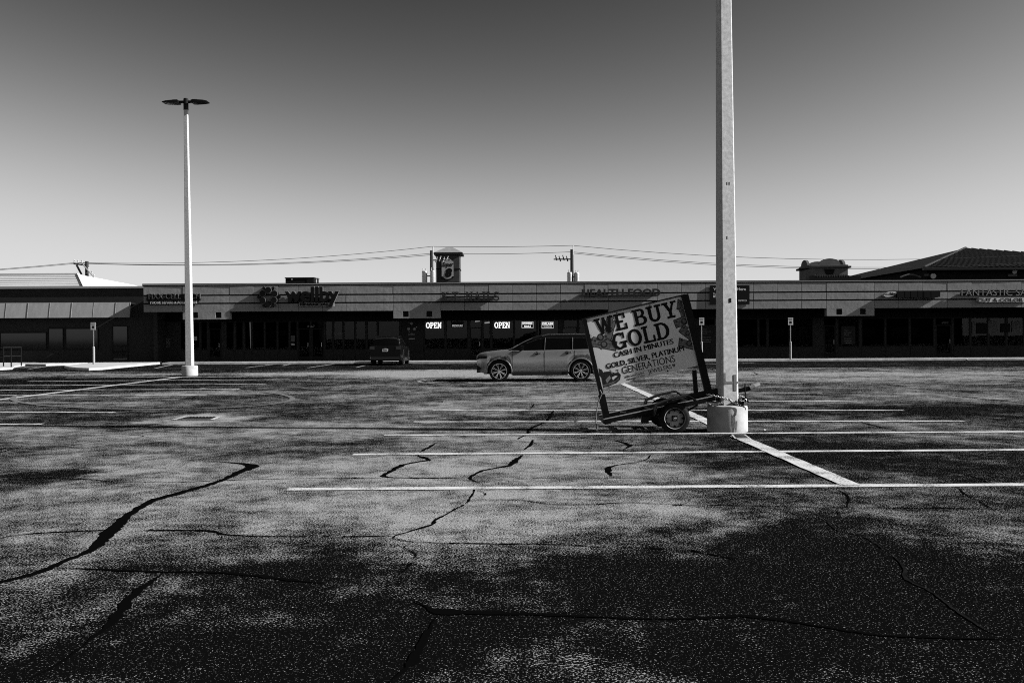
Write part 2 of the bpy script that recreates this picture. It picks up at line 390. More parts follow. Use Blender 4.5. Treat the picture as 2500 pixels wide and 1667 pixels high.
# asphalt: pale stone in dark binder; worn patches show more stone, sealed, oily and vignette-darkened ones less
def asphalt(name, blobs, t_dark, t_light, light, dark):
    M = bpy.data.materials.new(name); M.use_nodes = True
    nt = M.node_tree; b = nt.nodes['Principled BSDF']; L = nt.links
    b.inputs['Roughness'].default_value = 0.9; b.inputs['Specular IOR Level'].default_value = 0.0
    tc = nd(nt, 'ShaderNodeTexCoord'); P = tc.outputs['Object']
    def noise(sc, det, ro=0.6, vec=P):
        n = nd(nt, 'ShaderNodeTexNoise'); n.inputs['Scale'].default_value = sc; n.inputs['Detail'].default_value = det
        n.inputs['Roughness'].default_value = ro; L.new(vec, n.inputs['Vector']); return n
    def mth(op, a, c=None, cl=False):
        q = nd(nt, 'ShaderNodeMath', operation=op); q.use_clamp = cl
        for i, s in enumerate((a, c)):
            if s is None: continue
            if isinstance(s, (int, float)): q.inputs[i].default_value = s
            else: L.new(s, q.inputs[i])
        return q.outputs[0]
    # warp so that patch edges are ragged
    wz = noise(0.9, 4, 0.62)
    vm = nd(nt, 'ShaderNodeVectorMath', operation='MULTIPLY_ADD'); L.new(wz.outputs['Color'], vm.inputs[0])
    vm.inputs[1].default_value = (3.0, 3.0, 0); L.new(P, vm.inputs[2])
    off = nd(nt, 'ShaderNodeVectorMath', operation='SUBTRACT'); L.new(vm.outputs[0], off.inputs[0]); off.inputs[1].default_value = (1.5, 1.5, 0)
    acc = None
    for (c, rx, ry, w) in blobs:
        s1 = nd(nt, 'ShaderNodeVectorMath', operation='SUBTRACT'); L.new(off.outputs[0], s1.inputs[0]); s1.inputs[1].default_value = (c[0], c[1], 0)
        s2 = nd(nt, 'ShaderNodeVectorMath', operation='MULTIPLY'); L.new(s1.outputs[0], s2.inputs[0]); s2.inputs[1].default_value = (1 / rx, 1 / ry, 0)
        s3 = nd(nt, 'ShaderNodeVectorMath', operation='LENGTH'); L.new(s2.outputs[0], s3.inputs[0])
        mr = nd(nt, 'ShaderNodeMapRange', interpolation_type='SMOOTHSTEP'); L.new(s3.outputs['Value'], mr.inputs[0])
        mr.inputs[1].default_value = 0.0; mr.inputs[2].default_value = 1.6; mr.inputs[3].default_value = w; mr.inputs[4].default_value = 0
        acc = mr.outputs[0] if acc is None else mth('ADD', acc, mr.outputs[0])
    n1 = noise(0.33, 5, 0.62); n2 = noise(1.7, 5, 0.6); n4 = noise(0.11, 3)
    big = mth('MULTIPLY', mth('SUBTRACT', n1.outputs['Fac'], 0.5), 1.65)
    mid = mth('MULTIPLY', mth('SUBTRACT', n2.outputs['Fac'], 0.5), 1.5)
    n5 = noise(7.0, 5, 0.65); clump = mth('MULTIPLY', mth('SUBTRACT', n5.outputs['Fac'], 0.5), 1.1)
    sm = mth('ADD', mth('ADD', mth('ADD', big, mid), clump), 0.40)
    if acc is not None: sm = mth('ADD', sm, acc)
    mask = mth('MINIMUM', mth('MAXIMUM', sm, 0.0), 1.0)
    fine = noise(72, 3, 0.68); fine2 = noise(230, 2, 0.5)
    g = mth('ADD', mth('MULTIPLY', fine.outputs['Fac'], 0.86), mth('MULTIPLY', fine2.outputs['Fac'], 0.14))
    th = nd(nt, 'ShaderNodeMapRange'); L.new(mask, th.inputs[0]); th.inputs[3].default_value = t_dark; th.inputs[4].default_value = t_light
    d = mth('SUBTRACT', g, th.outputs[0])
    fr = nd(nt, 'ShaderNodeMapRange', interpolation_type='SMOOTHSTEP'); L.new(d, fr.inputs[0])
    fr.inputs[1].default_value = -0.03; fr.inputs[2].default_value = 0.045; fr.inputs[3].default_value = 0; fr.inputs[4].default_value = 1
    st = noise(40, 2)
    lt = nd(nt, 'ShaderNodeMapRange'); L.new(st.outputs['Fac'], lt.inputs[0]); lt.inputs[1].default_value = .3; lt.inputs[2].default_value = .7
    lt.inputs[3].default_value = light * 0.6; lt.inputs[4].default_value = light * 1.25
    mx = nd(nt, 'ShaderNodeMix', data_type='FLOAT'); L.new(fr.outputs[0], mx.inputs[0]); mx.inputs[2].default_value = dark; L.new(lt.outputs[0], mx.inputs[3])
    L.new(mx.outputs[0], b.inputs['Base Color'])
    bp = nd(nt, 'ShaderNodeBump'); bp.inputs['Strength'].default_value = 0.55; bp.inputs['Distance'].default_value = 0.004
    L.new(g, bp.inputs['Height']); L.new(bp.outputs[0], b.inputs['Normal'])
    MATS[name] = M
    return M
def blob(x, y, rx, ry, w):                    # a patch of wear or painted vignette: centre and radii as seen, turned into metres
    c = G(x, y); k = c.y / F_PX
    top = G(x, max(y - ry, 832)); bot = G(x, y + ry)
    return ((c.x, (top.y + bot.y) / 2), rx * k, max((top.y - bot.y) / 2, 0.3), w)
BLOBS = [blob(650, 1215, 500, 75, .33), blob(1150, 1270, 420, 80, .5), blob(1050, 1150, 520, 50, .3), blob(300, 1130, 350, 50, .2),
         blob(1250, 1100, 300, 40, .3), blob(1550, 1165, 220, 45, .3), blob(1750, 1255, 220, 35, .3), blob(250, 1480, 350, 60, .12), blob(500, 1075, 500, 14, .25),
         blob(1250, 1640, 1500, 150, -.4), blob(900, 1500, 900, 110, -.25), blob(500, 1050, 900, 22, .35), blob(2280, 1450, 560, 200, -.5), blob(1900, 1330, 320, 50, -.12), blob(2350, 1160, 420, 90, -.35), blob(700, 1400, 350, 35, -.3),  # foreground and lower-right dark blobs also paint the corner darkening of the view
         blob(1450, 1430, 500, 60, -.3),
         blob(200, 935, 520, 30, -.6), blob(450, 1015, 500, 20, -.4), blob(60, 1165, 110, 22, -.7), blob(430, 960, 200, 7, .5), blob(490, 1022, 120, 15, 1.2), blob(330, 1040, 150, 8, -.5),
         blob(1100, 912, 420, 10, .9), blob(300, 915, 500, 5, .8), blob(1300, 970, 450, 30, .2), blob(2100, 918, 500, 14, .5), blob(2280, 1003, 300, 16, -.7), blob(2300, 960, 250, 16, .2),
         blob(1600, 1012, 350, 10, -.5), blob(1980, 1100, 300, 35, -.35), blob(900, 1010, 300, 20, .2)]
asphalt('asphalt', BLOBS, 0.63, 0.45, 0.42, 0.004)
asphalt('asphalt_strip', [], 0.66, 0.54, 0.22, 0.006)
mat('tar', 0.003, 0.8, spec=0.0)
mat('tar_grey', 0.012, 0.8, var=0.5, scale=8, spec=0.0)

# ---------------------------------------------------------------- the ground
def sheet(name, pts, z, m, parent=None):
    b = MB(); b.add([(p[0], p[1], z) for p in pts], [tuple(range(len(pts)))])
    return b.build(name, m, parent, center=parent is not None)
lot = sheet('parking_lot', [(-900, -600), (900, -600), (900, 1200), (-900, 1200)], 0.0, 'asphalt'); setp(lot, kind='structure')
KERB_Y = G(1000, 887).y
strip_edge = 45.0
sheet('asphalt_strip', [(-27, strip_edge + .3), (-5, strip_edge + .1), (20, strip_edge - .2), (60, strip_edge - .4), (60, KERB_Y + .05), (-27, KERB_Y + .05)], 0.003, 'asphalt_strip', lot)

def ribbon(pts, w, jitter=0.15, sub=6, soft=0.0):
    """flat strip along ground points; w is one width or one per point"""
    P = [Vector((p[0], p[1], 0)) for p in pts]; Wd = w if isinstance(w, (list, tuple)) else [w] * len(P)
    Q, QW = [], []
    for i in range(len(P) - 1):
        n = max(1, int(sub))
        for k in range(n):
            t = k / n; q = P[i].lerp(P[i + 1], t)
            Q.append(q); QW.append(Wd[i] * (1 - t) + Wd[i + 1] * t)
    Q.append(P[-1]); QW.append(Wd[-1]); vs_, fs = [], []
    for i, q in enumerate(Q):
        d = Q[min(i + 1, len(Q) - 1)] - Q[max(i - 1, 0)]; d.normalize(); n = Vector((-d.y, d.x, 0))
        c = q + n * random.uniform(-1, 1) * soft
        vs_ += [c + n * QW[i] * (.5 + random.uniform(-jitter, jitter)), c - n * QW[i] * (.5 + random.uniform(-jitter, jitter))]
        if i: fs.append((2 * i - 2, 2 * i - 1, 2 * i + 1, 2 * i))
    return vs_, fs
def line(p0, p1, w, m='line_paint', z=0.008, name='painted_line'):
    L = (Vector(p1) - Vector(p0)).length
    n = max(4, int(L / 0.25))
    v, f = ribbon([Vector(p0).lerp(Vector(p1), i / n) for i in range(n + 1)], w, 0.045, 1)
    b = MB(); b.add([(q.x, q.y, z) for q in v], f); return b.build(name, m, lot)
W_ = 0.105
# right-hand bay: (left end, right end) of each line as seen
for (a, b_, mm) in [((702, 1195), (2640, 1183), 'line_paint'), ((862, 1110), (2600, 1098), 'line_paint'), ((938, 1063), (2560, 1054), 'line_paint'),
                 ((1010, 1030), (2352, 1028), 'line_paint'), ((1057, 1002), (2205, 1002), 'line_paint'), ((1082, 981), (2092, 979), 'line_paint'),
                 ((1106, 962), (2007, 960.5), 'line_paint_worn'), ((1133, 947.5), (1938, 946), 'line_paint_worn'), ((1144, 935), (1879, 934), 'line_paint'),
                 ((1180, 924), (1836, 922.5), 'line_paint')]:
    pa, pb = G(*a), G(*b_)
    line(pa, pb, .17 + .001 * (pa.y - 10), mm)
line(G(2078, 1186), G(1800, 1066), 0.22, z=0.012); line(G(1762, 1046), G(1521, 937), 0.24, z=0.012); line(G(1521, 937), G(1478, 918), 0.24, z=0.012)
# left-hand bay
for (a, b_) in [((-160, 1037), (104, 1035.5)), ((-160, 1005.5), (279, 1007)), ((-160, 983), (399, 983.5)), ((-160, 965.5), (501, 965.5)), ((-160, 953.5), (585, 950)),
                ((-160, 942.5), (649, 937.5)), ((68, 931), (707, 926.5)), ((162, 922), (752, 919))]:
    line(G(*a), G(*b_), .2, 'line_paint')
line(G(-200, 1001), G(440, 921), 0.24, z=0.012)
# slanted stalls along the shops
for (a, b_) in [((600, 898), (672, 889)), ((690, 893), (710, 888.5)), ((752, 898), (815, 888.7)), ((870, 897), (905, 889.5)), ((1175, 905), (1240, 889)), ((1010, 888.9), (1160, 888.3)),
                ((70, 901), (112, 895)), ((380, 899), (420, 890.5)), ((1700, 890), (1840, 886))]:
    line(G(*a), G(*b_), 0.16, 'line_paint_worn')
# old turning circle, nearly worn away, and the curved end of the near island marking
def ellipse_arc(cx, cy, rx, ry, a0, a1, w, m):
    pts = [G(cx + rx * math.cos(R(a0 + (a1 - a0) * i / 60)), cy - ry * math.sin(R(a0 + (a1 - a0) * i / 60))) for i in range(61)]
    v, f = ribbon(pts, w, 0.06, 1); b = MB(); b.add([(q.x, q.y, 0.016) for q in v], f); return b.build('painted_curve', m, lot)
ellipse_arc(372, 974, 342, 26, -200, 40, 0.14, 'line_faded'); ellipse_arc(620, 950, 130, 6, 10, 175, 0.14, 'line_faded')
ellipse_arc(1190, 932, 168, 8, 100, 255, 0.12, 'line_paint_worn')

# cracks sealed with tar
def z0(x, y): return (0.3614 * x, 1150 + 0.3614 * y)
def z1(x, y): return (800 + 0.38265 * x, 900 + 0.38265 * y)
def z2(x, y): return (800 + 0.3614 * x, 1150 + 0.3614 * y)
def z3(x, y): return (1650 + 0.3614 * x, 1150 + 0.3614 * y)
def z4(x, y): return (0.4252 * x, 860 + 0.4252 * y)
CR = [
 ([z0(-80, 775), z0(0, 750), z0(250, 690), z0(440, 610), z0(620, 530), z0(760, 400), z0(880, 290), z0(1040, 200), z0(1250, 140), z0(1480, 70), z0(1640, 0), (616, 1138.5), (591, 1132), (523, 1126.6)],
  [.06, .06, .06, .065, .07, .085, .085, .08, .075, .08, .09, .1, .07, .04], 'tar'),
 ([z0(-50, 55), z0(400, 50), z0(800, 70), z0(1200, 75), z0(1480, 65), z0(1900, 52), z0(2352, 45), z2(200, 50), z2(390, 44)], .022, 'tar'),
 ([z0(-50, 470), z0(150, 430), z0(700, 400), z0(1000, 400), z0(1400, 405), z0(1600, 435), z0(2352, 440), z2(440, 440)], .035, 'tar'),
 ([z0(330, 650), z0(600, 665), z0(1100, 685), z0(1500, 690), z0(1900, 730), z0(2200, 760)], [.02, .03, .05, .05, .05, .03], 'tar'),
 ([z0(1100, 690), z0(900, 840), z0(780, 1000), z0(640, 1110), z0(430, 1270), z0(180, 1415), z0(80, 1480)], [.05, .06, .07, .04, .02, .02, .02], 'tar'),
 ([z1(1440, 265), z1(1400, 330), z1(1300, 380), z1(1280, 410), z1(1220, 450)], .09, 'tar'),
 ([z1(1310, 455), z1(1300, 480), z1(1250, 520)], .2, 'tar'),
 ([z1(1250, 545), z1(1200, 590), z1(1160, 620), z1(1000, 650), z1(910, 695), z1(970, 735)], [.14, .1, .08, .08, .05, .03], 'tar'),
 ([z1(940, 765), z1(910, 830), z1(870, 870), z1(700, 960), z1(650, 1000), z2(450, 440), z2(470, 465), z2(560, 480), z2(850, 490), z2(1400, 495), z2(1900, 515), z2(2352, 525), z3(150, 545), z3(420, 600)],
  [.03, .03, .03, .03, .05, .02, .02, .02, .02, .02, .025, .025, .03, .05], 'tar'),
 ([z1(700, 470), z1(590, 535)], [.03, .1], 'tar'), ([z1(550, 548), z1(620, 570), z1(640, 585), z1(500, 610), z1(420, 650), z1(370, 690), z1(640, 697), z1(910, 695)], [.15, .2, .2, .1, .16, .12, .05, .05], 'tar'),
 ([z1(610, 560), z1(900, 552), z1(1190, 550)], .025, 'tar'), ([z1(960, 720), z1(1080, 712), z1(1260, 705), z1(1500, 695), z1(1800, 697), z1(2100, 705), z1(2300, 730)], .018, 'tar_grey'),
 ([z1(370, 697), z1(0, 703)], .02, 'tar'),
 ([z1(920, 835), z1(1200, 838), z1(1300, 850), z1(1450, 868), z1(1700, 868), z1(1900, 858), z1(2352, 872), z3(0, 230), z3(1100, 245), z3(2100, 255), z3(2352, 280)], .018, 'tar'),
 ([z1(2065, 545), z1(2020, 585), z1(1830, 620), z1(1800, 645), z1(1815, 685)], [.03, .04, .05, .16, .14], 'tar'),
 ([z1(1400, 465), z1(1600, 462), z1(1830, 460), z1(1930, 490), z1(1890, 515)], [.03, .04, .05, .16, .16], 'tar'),
 ([z1(960, 775), z1(1015, 800), z1(1000, 815)], .012, 'tar'),
 ([z2(560, 490), z2(520, 520), z2(590, 560), z2(560, 620), z2(480, 700), z2(430, 730)], .02, 'tar'),
 ([z2(570, 870), z2(680, 920), z2(760, 950), z2(1050, 960), z2(1400, 970), z2(2200, 1000), z3(300, 985), z3(500, 980), z3(1000, 1050), z3(1400, 1110), z3(2352, 1140)], [.03, .05, .09, .08, .06, .03, .04, .05, .04, .03, .02], 'tar'),
 ([z2(740, 985), z2(660, 1110), z2(590, 1250), z2(530, 1330), z2(420, 1431)], [.02, .04, .05, .05, .06], 'tar'),
 ([z3(1040, 110), z3(1150, 160), z3(1160, 240)], .02, 'tar'), ([z3(1085, 250), z3(1100, 310), z3(1035, 345), z3(1100, 400), z3(1300, 460), z3(1530, 640), z3(1540, 720), z3(1730, 830), z3(1900, 960), z3(2100, 1080), z3(2352, 1150)], .012, 'tar_grey'),
 ([z3(1900, 110), z3(1960, 160), z3(2060, 210), z3(2150, 260), z3(2352, 290)], .02, 'tar'),
 ([(2100, 1030), (2150, 1042), (2190, 1052)], .08, 'tar_grey'), ([(2180, 1118), (2280, 1140), (2380, 1165), (2450, 1190)], .02, 'tar'),
 ([z4(0, 575), z4(60, 560), z4(130, 543)], [.1, .08, .04], 'tar'), ([z4(130, 543), z4(360, 540), z4(600, 505), z4(820, 480), z4(390, 455)], .02, 'tar'),
 ([z4(1080, 620), z4(1300, 590), z4(1550, 550), z4(1750, 525)], .025, 'tar_grey'), ([z4(800, 600), z4(880, 600)], .05, 'tar'),
 ([(1850, 920.5), (2100, 920), (2500, 917), (2560, 917)], .06, 'tar_grey'), ([(2300, 962), (2380, 972), (2500, 984)], .06, 'tar'),
 ([(1838, 908), (1850, 914)], .2, 'tar_grey'), ([(735, 974), (757, 976)], .3, 'tar'),
 ([z1(1320, 225), z1(1295, 255)], .05, 'tar'), ([z1(0, 285), z1(300, 275), z1(650, 268)], .03, 'tar_grey'),
]
def wander(pts, w, step=0.05, amp=0.03):
    P = [Vector((p.x, p.y, 0)) for p in pts]; Wd = list(w) if isinstance(w, (list, tuple)) else [w] * len(P)
    P = [P[0] * 2 - P[1]] + P + [P[-1] * 2 - P[-2]]; out, ow = [], []; ph = random.uniform(0, 9)
    for i in range(1, len(P) - 2):
        a, b, c, d = P[i - 1], P[i], P[i + 1], P[i + 2]; n = max(2, min(90, int((c - b).length / (step * (1 + b.length * .05)))))
        for k in range(n):
            t = k / n; q = 0.5 * ((2 * b) + (c - a) * t + (2 * a - 5 * b + 4 * c - d) * t * t + (3 * b - a - 3 * c + d) * t ** 3)
            out.append(q); ow.append(Wd[i - 1] * (1 - t) + Wd[min(i, len(Wd) - 1)] * t)
    out.append(P[-2]); ow.append(Wd[-1]); a1 = a2 = 0.0; res, rw = [], []; N = len(out)
    for i, q in enumerate(out):
        d = (out[min(i + 1, N - 1)] - out[max(i - 1, 0)]).normalized(); nn = Vector((-d.y, d.x, 0))
        a1 = a1 * .93 + random.gauss(0, .25); a2 = a2 * .6 + random.gauss(0, .5)
        end = min(1.0, .25 + min(i, N - 1 - i) / 8.0)
        res.append(q + nn * (amp * .35 * a1 * end + .006 * a2)); rw.append(max(.006, ow[i] * end * (1 + .22 * math.sin(ph + i * .21) + random.uniform(-.18, .18))))
    return res, rw
def crack_piece(pts, w, mm, z=0.0055, amp=0.03):
    q, qw = wander(pts, w, .04, amp); v, f = ribbon(q, qw, 0.24 if amp > .01 else .07, 1)
    thin = max(qw) < .05; keep, on = [], True              # fine cracks close up here and there
    for g_ in f:
        if random.random() < (.03 if on else .4): on = not on
        if on or not thin: keep.append(g_)
    f = keep
    b = MB(); b.add([(p.x, p.y, z) for p in v], f); b.build('crack', mm, lot); return q
for n_, (pts, w, mm) in enumerate(CR):
    gp = [G(*p) for p in pts]; w2 = [max(min(x_, .085) * .8, .02) for x_ in w] if isinstance(w, list) else max(min(w, .06) * .95, .018)
    if n_ == 0: w2 = [x_ * 1.25 for x_ in w]
    q = crack_piece(gp, w2, mm, .0055 + .0001 * (n_ % 9), .03 if n_ else .01)
    if q[0].y < 22 and len(q) > 30:            # fine side branches
        for k in range(max(1, len(q) // 45)):
            i = random.randrange(8, len(q) - 8); d = (q[i + 2] - q[i - 2]).normalized(); a = random.choice((-1, 1)) * random.uniform(.6, 1.3)
            e = Vector((d.x * math.cos(a) - d.y * math.sin(a), d.x * math.sin(a) + d.y * math.cos(a), 0)); L_ = random.uniform(.15, .7)
            crack_piece([q[i], q[i] + e * L_ * .5 + d * random.uniform(-.06, .06), q[i] + e * L_ + d * random.uniform(-.15, .15)], [.014, .011, .007], 'tar', .0066, .02)

# ---------------------------------------------------------------- pavement, kerb, islands
KH = 0.12
XL, XR = VX(-40, 60), VX(2560, 60)
FY = 56.6                       # face of the canopy
SY = 59.6                       # shop windows
walk = MB().box(VX(395, KERB_Y), XR, KERB_Y + .15, SY + .3, 0.0, KH + .004).build('sidewalk', 'sidewalk'); setp(walk, kind='structure')
x = VX(395, KERB_Y); i = 0
while x < XR:
    MB().box(x + .006, min(x + 3.0, XR) - .006, KERB_Y, KERB_Y + .15, 0.0, KH + random.uniform(-.006, .006)).build('kerb_stone', 'kerb', walk); x += 3.0
def slab(name, pts, z0_, z1_, m, **k):
    b = MB().prism([(p[0], p[1], z0_) for p in pts], (0, 0, z1_ - z0_)); o = b.build(name, m); return setp(o, **k)
isl = [G(157, 899), G(170, 901.2), G(190, 903.4), G(217, 904.5), G(250, 903), G(282, 899.6), (G(394, 888.6)), G(394, 886.0), G(300, 887.6), G(227, 890), G(190, 894)]
slab('kerb_island', isl, 0.0, KH + .01, 'sidewalk', kind='structure')
slab('sidewalk', [G(-60, 905), G(0, 904), G(30, 902), G(35, 897.5), G(62, 893), G(112, 893.5), G(230, 889.3), G(395, 885.6), (VX(395, 60), SY + .3, 0), (VX(-60, 60), SY + .3, 0)], 0.0, KH - .004, 'sidewalk', kind='structure')

# ---------------------------------------------------------------- the strip of shops
X0 = VX(350, FY); XE = XR + 18
shop = empty('strip_mall', (0, FY, 0), 'long low row of shops under a pale panelled canopy across the lot', 'building')
z_bot, z_r2, z_r1, z_ptop, z_cop, z_tab = (VZ(y + 1.9, FY, 1250) for y in (755.0, 734.8, 715.0, 692.2, 686.0, 773.8))
z_head = VZ(781, SY); z_sill = VZ(851, SY)
# fascia: three courses of panels with dark reveals between
XS = [350, 446, 561, 620, 680, 729, 787, 845, 960, 1076, 1134, 1193, 1252, 1310, 1369, 1428, 1485, 1605, 1664, 1722, 1781, 1840, 1899, 1958, 2018, 2135, 2194, 2253, 2313, 2373, 2434, 2494, 2552, 2612]
TABS = [(446, 561), (960, 1076), (1485, 1605), (2018, 2135), (2552, 2668)]
ys_ = [(z_bot, z_r2 - .045), (z_r2 + .045, z_r1 - .045), (z_r1 + .045, z_ptop)]
for i in range(len(XS) - 1):
    xa, xb = VX(XS[i], FY, 720) + .012, VX(XS[i + 1], FY, 720) - .012
    for j, (za, zb) in enumerate(ys_):
        t = random.uniform(-.011, .011); w = (xb - xa) / 2; yo = random.uniform(-.006, .006)
        ya, yb = FY + yo + t * w, FY + yo - t * w
        MB().hexa([(xa, ya, za), (xb, yb, za), (xb, FY + .06, za), (xa, FY + .06, za), (xa, ya, zb), (xb, yb, zb), (xb, FY + .06, zb), (xa, FY + .06, zb)]).build('fascia_panel', 'fascia', shop)
for (a, b_) in TABS:
    xa, xb = VX(a, FY, 760) + .012, VX(b_, FY, 760) - .012
    cw = (xb - xa); s = .36; zc = (z_bot + z_tab) / 2
    xs_ = [xa, xa + cw * .2, xa + cw * .2 + s, xa + cw * .7, xa + cw * .7 + s, xb]; zs_ = [z_tab, zc - s * .42, zc + s * .58, z_bot - .003]
    b = MB()
    for i in range(5):
        for j in range(3):
            if j == 1 and i in (1, 3): continue
            b.box(xs_[i], xs_[i + 1], FY - .008, FY + .42, zs_[j], zs_[j + 1])
    t = b.build('hanging_panel', 'fascia', shop)
    for i in (1, 3): MB().box(xs_[i] + .002, xs_[i + 1] - .002, FY + .05, FY + .3, zs_[1] + .002, zs_[2] - .002).build('vent', 'siding', t)
MB().box(X0, XE, FY + .07, FY + .3, z_bot + .02, z_ptop + .05).build('backing', 'fascia_dark', shop)
cp = MB().box(X0 - .04, XE, FY - .022, FY + .5, z_ptop + .012, z_cop).build('coping', 'coping', shop)
MB().box(X0 - .05, XE, FY - .034, FY - .024, z_ptop + .07, z_ptop + .115).build('drip_edge', 'trim_light', cp)
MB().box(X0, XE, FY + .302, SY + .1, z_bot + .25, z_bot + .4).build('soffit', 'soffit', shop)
MB().box(X0, XE, FY + .51, SY + 14, z_cop - .55, z_cop - .4).build('roof', 'roof_dark', shop)
MB().box(X0, X0 + .25, FY + 1.6, SY + 14, 0.1, z_cop - .56).build('end_wall', 'brick_dark', shop)
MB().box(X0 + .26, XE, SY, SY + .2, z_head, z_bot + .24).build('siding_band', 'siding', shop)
for k in range(0, 290):
    xx = X0 + .5 + k * .27
    if xx < XE - .3: MB().box(xx, xx + .05, SY - .03, SY - .002, z_head + .02, z_bot + .22).build('siding_batten', 'siding', shop)
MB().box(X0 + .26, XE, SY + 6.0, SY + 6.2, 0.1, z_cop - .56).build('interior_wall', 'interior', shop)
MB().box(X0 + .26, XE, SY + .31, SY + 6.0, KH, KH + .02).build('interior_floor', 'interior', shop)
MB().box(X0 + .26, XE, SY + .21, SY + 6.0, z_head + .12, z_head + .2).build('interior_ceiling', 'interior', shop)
OPEN_ = [(440, 487, 'w'), (490, 506, 'w'), (509, 541, 'd'), (552, 571, 'w'), (575, 593, 'w'), (597, 613, 'w'), (616, 645, 'w'), (647, 676, 'w'), (678, 705, 'w'), (708, 725, 'w'),
         (727, 758, 'd'), (760, 791, 'd'), (794, 812, 'w'), (814, 837, 'w'), (839, 866, 'w'), (868, 893, 'w'), (896, 921, 'w'), (923, 976, 'w'),
         (1036, 1086, 'w'), (1089, 1142, 'w'), (1147, 1177, 'd'), (1179, 1197, 'w'), (1201, 1254, 'w'), (1256, 1310, 'w'), (1312, 1364, 'w'), (1376, 1410, 'd'), (1413, 1470, 'w'), (1473, 1530, 'w'), (1533, 1590, 'w'),
         (1594, 1628, 'd'), (1632, 1690, 'w'), (1704, 1746, 'w'), (1750, 1790, 'd'), (1796, 1850, 'w'), (1853, 1872, 'w'), (1876, 1927, 'w'), (1931, 1985, 'w'), (2011, 2041, 'd'), (2046, 2098, 'w'),
         (2104, 2160, 'w'), (2163, 2220, 'w'), (2223, 2280, 'w'), (2284, 2324, 'd'), (2328, 2368, 'w'), (2371, 2412, 'w'), (2415, 2456, 'w'), (2459, 2500, 'w'), (2503, 2555, 'w')]
prev = X0 + .26
def pier(xa, xb):
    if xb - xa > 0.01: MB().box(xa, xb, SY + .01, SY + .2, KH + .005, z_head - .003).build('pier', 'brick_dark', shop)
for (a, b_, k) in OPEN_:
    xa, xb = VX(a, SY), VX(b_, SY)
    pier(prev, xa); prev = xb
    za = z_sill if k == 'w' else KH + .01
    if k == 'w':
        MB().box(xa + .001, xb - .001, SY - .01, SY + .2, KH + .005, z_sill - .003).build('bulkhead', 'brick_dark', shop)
    par = shop
    fr = MB(); t = .045; y0, y1 = SY + .02, SY + .09
    fr.box(xa, xa + t, y0, y1, za, z_head - .004).box(xb - t, xb, y0, y1, za, z_head - .004)
    fr.box(xa + t, xb - t, y0, y1, za, za + t).box(xa + t, xb - t, y0, y1, z_head - t - .004, z_head - .004)
    zt = VZ(800, SY)
    if k == 'd':
        fr.box(xa + t, xb - t, y0, y1, zt - .03, zt + .03).box(xa + t, xb - t, y0 - .005, y1 - .01, za + t, za + .26)
        fr.box(xa + t, xa + 2.2 * t, y0, y1, za + .26, zt - .03).box(xb - 2.2 * t, xb - t, y0, y1, za + .26, zt - .03)
    o = fr.build('door' if k == 'd' else 'window', 'frame_dark', shop)
    zz = [(za + t, z_head - t - .004)] if k == 'w' else [(za + .26, zt - .03), (zt + .03, z_head - t - .004)]
    for (zl, zh) in zz:
        e = t if (k == 'w' or zl > 2) else 2.2 * t
        tl = random.uniform(-.004, .004)
        MB().hexa([(xa + e, SY + .05 - tl, zl), (xb - e, SY + .05 + tl, zl), (xb - e, SY + .058 + tl, zl), (xa + e, SY + .058 - tl, zl),
                   (xa + e, SY + .05 - tl, zh), (xb - e, SY + .05 + tl, zh), (xb - e, SY + .058 + tl, zh), (xa + e, SY + .058 - tl, zh)]).build('pane', 'shop_glass', o)
    if k == 'd':
        MB().tube([(xb - .16, SY - .01, 1.0), (xb - .16, SY - .05, 1.02), (xb - .16, SY - .05, 1.28), (xb - .16, SY - .01, 1.3)], .014, 6).build('handle', 'steel', o)
pier(prev, XE)

# numbers and hydrant marks on the wall and doors
def wall_text(txt, x0, x1, yb, cap_px, m, Y, name='number', parent=shop, bold=0.0, depth=.003, shear=0.0):
    p = V(x0, yb, Y); q = V(x1, yb, Y); k = Y / F_PX
    b = MB(); text_into(b, txt, FACE((p.x, Y, p.z)), 0, q.x - p.x, 0, cap_px * k, depth, bold, shear)
    return b.build(name, m, parent)
mat('paint_grey', 0.22, 0.7)
wall_text('FDC', 377, 391, 833, 8, 'paint_grey', SY + .004, 'stencil'); wall_text('6125', 377, 391, 841, 6, 'paint_grey', SY + .004, 'stencil')
wall_text('FDC', 402, 416, 835, 8, 'paint_grey', SY + .004, 'stencil'); wall_text('6155', 402, 415, 842, 6, 'paint_grey', SY + .004, 'stencil'); wall_text('6217', 404, 415, 848, 5, 'paint_grey', SY + .004, 'stencil')
wall_text('6167', 751, 768, 799, 4.6, 'poster_pale', SY + .012, 'house_number'); wall_text('6202', 2298, 2316, 790, 4.6, 'paint_grey', SY + .012, 'house_number')

# posters and hanging signs in the windows
def poster(name, label, x0, x1, y0, y1, m, Y, cat='poster', frame=None, group=None):
    a, b_ = V(x0, y1, Y), V(x1, y0, Y)
    root = MB().box(a.x, b_.x, Y, Y + .012, a.z, b_.z).build(name, m)
    return tag(root, label, cat, group)
PY = SY - .002
po = poster('window_banner', 'grey banner behind the glowing word left of the nail shop door', 1038, 1084, 782, 808, 'poster_grey', SY + .13, 'banner')
po = poster('window_banner', 'grey banner behind the pedicure sign', 1092, 1140, 782, 806, 'poster_grey', SY + .13, 'banner')
po = poster('window_banner', 'grey banner behind the glowing word right of the nail shop door', 1203, 1252, 781, 804, 'poster_grey', SY + .13, 'banner')
po = poster('window_banner', 'grey banner behind the dip powder sign', 1258, 1308, 781, 804, 'poster_grey', SY + .13, 'banner')
po = poster('window_banner', 'grey banner behind the eyelash sign', 1314, 1362, 781, 804, 'poster_grey', SY + .13, 'banner')
MATS['poster_grey'].node_tree.nodes['Principled BSDF'].inputs['Roughness'].default_value = .7
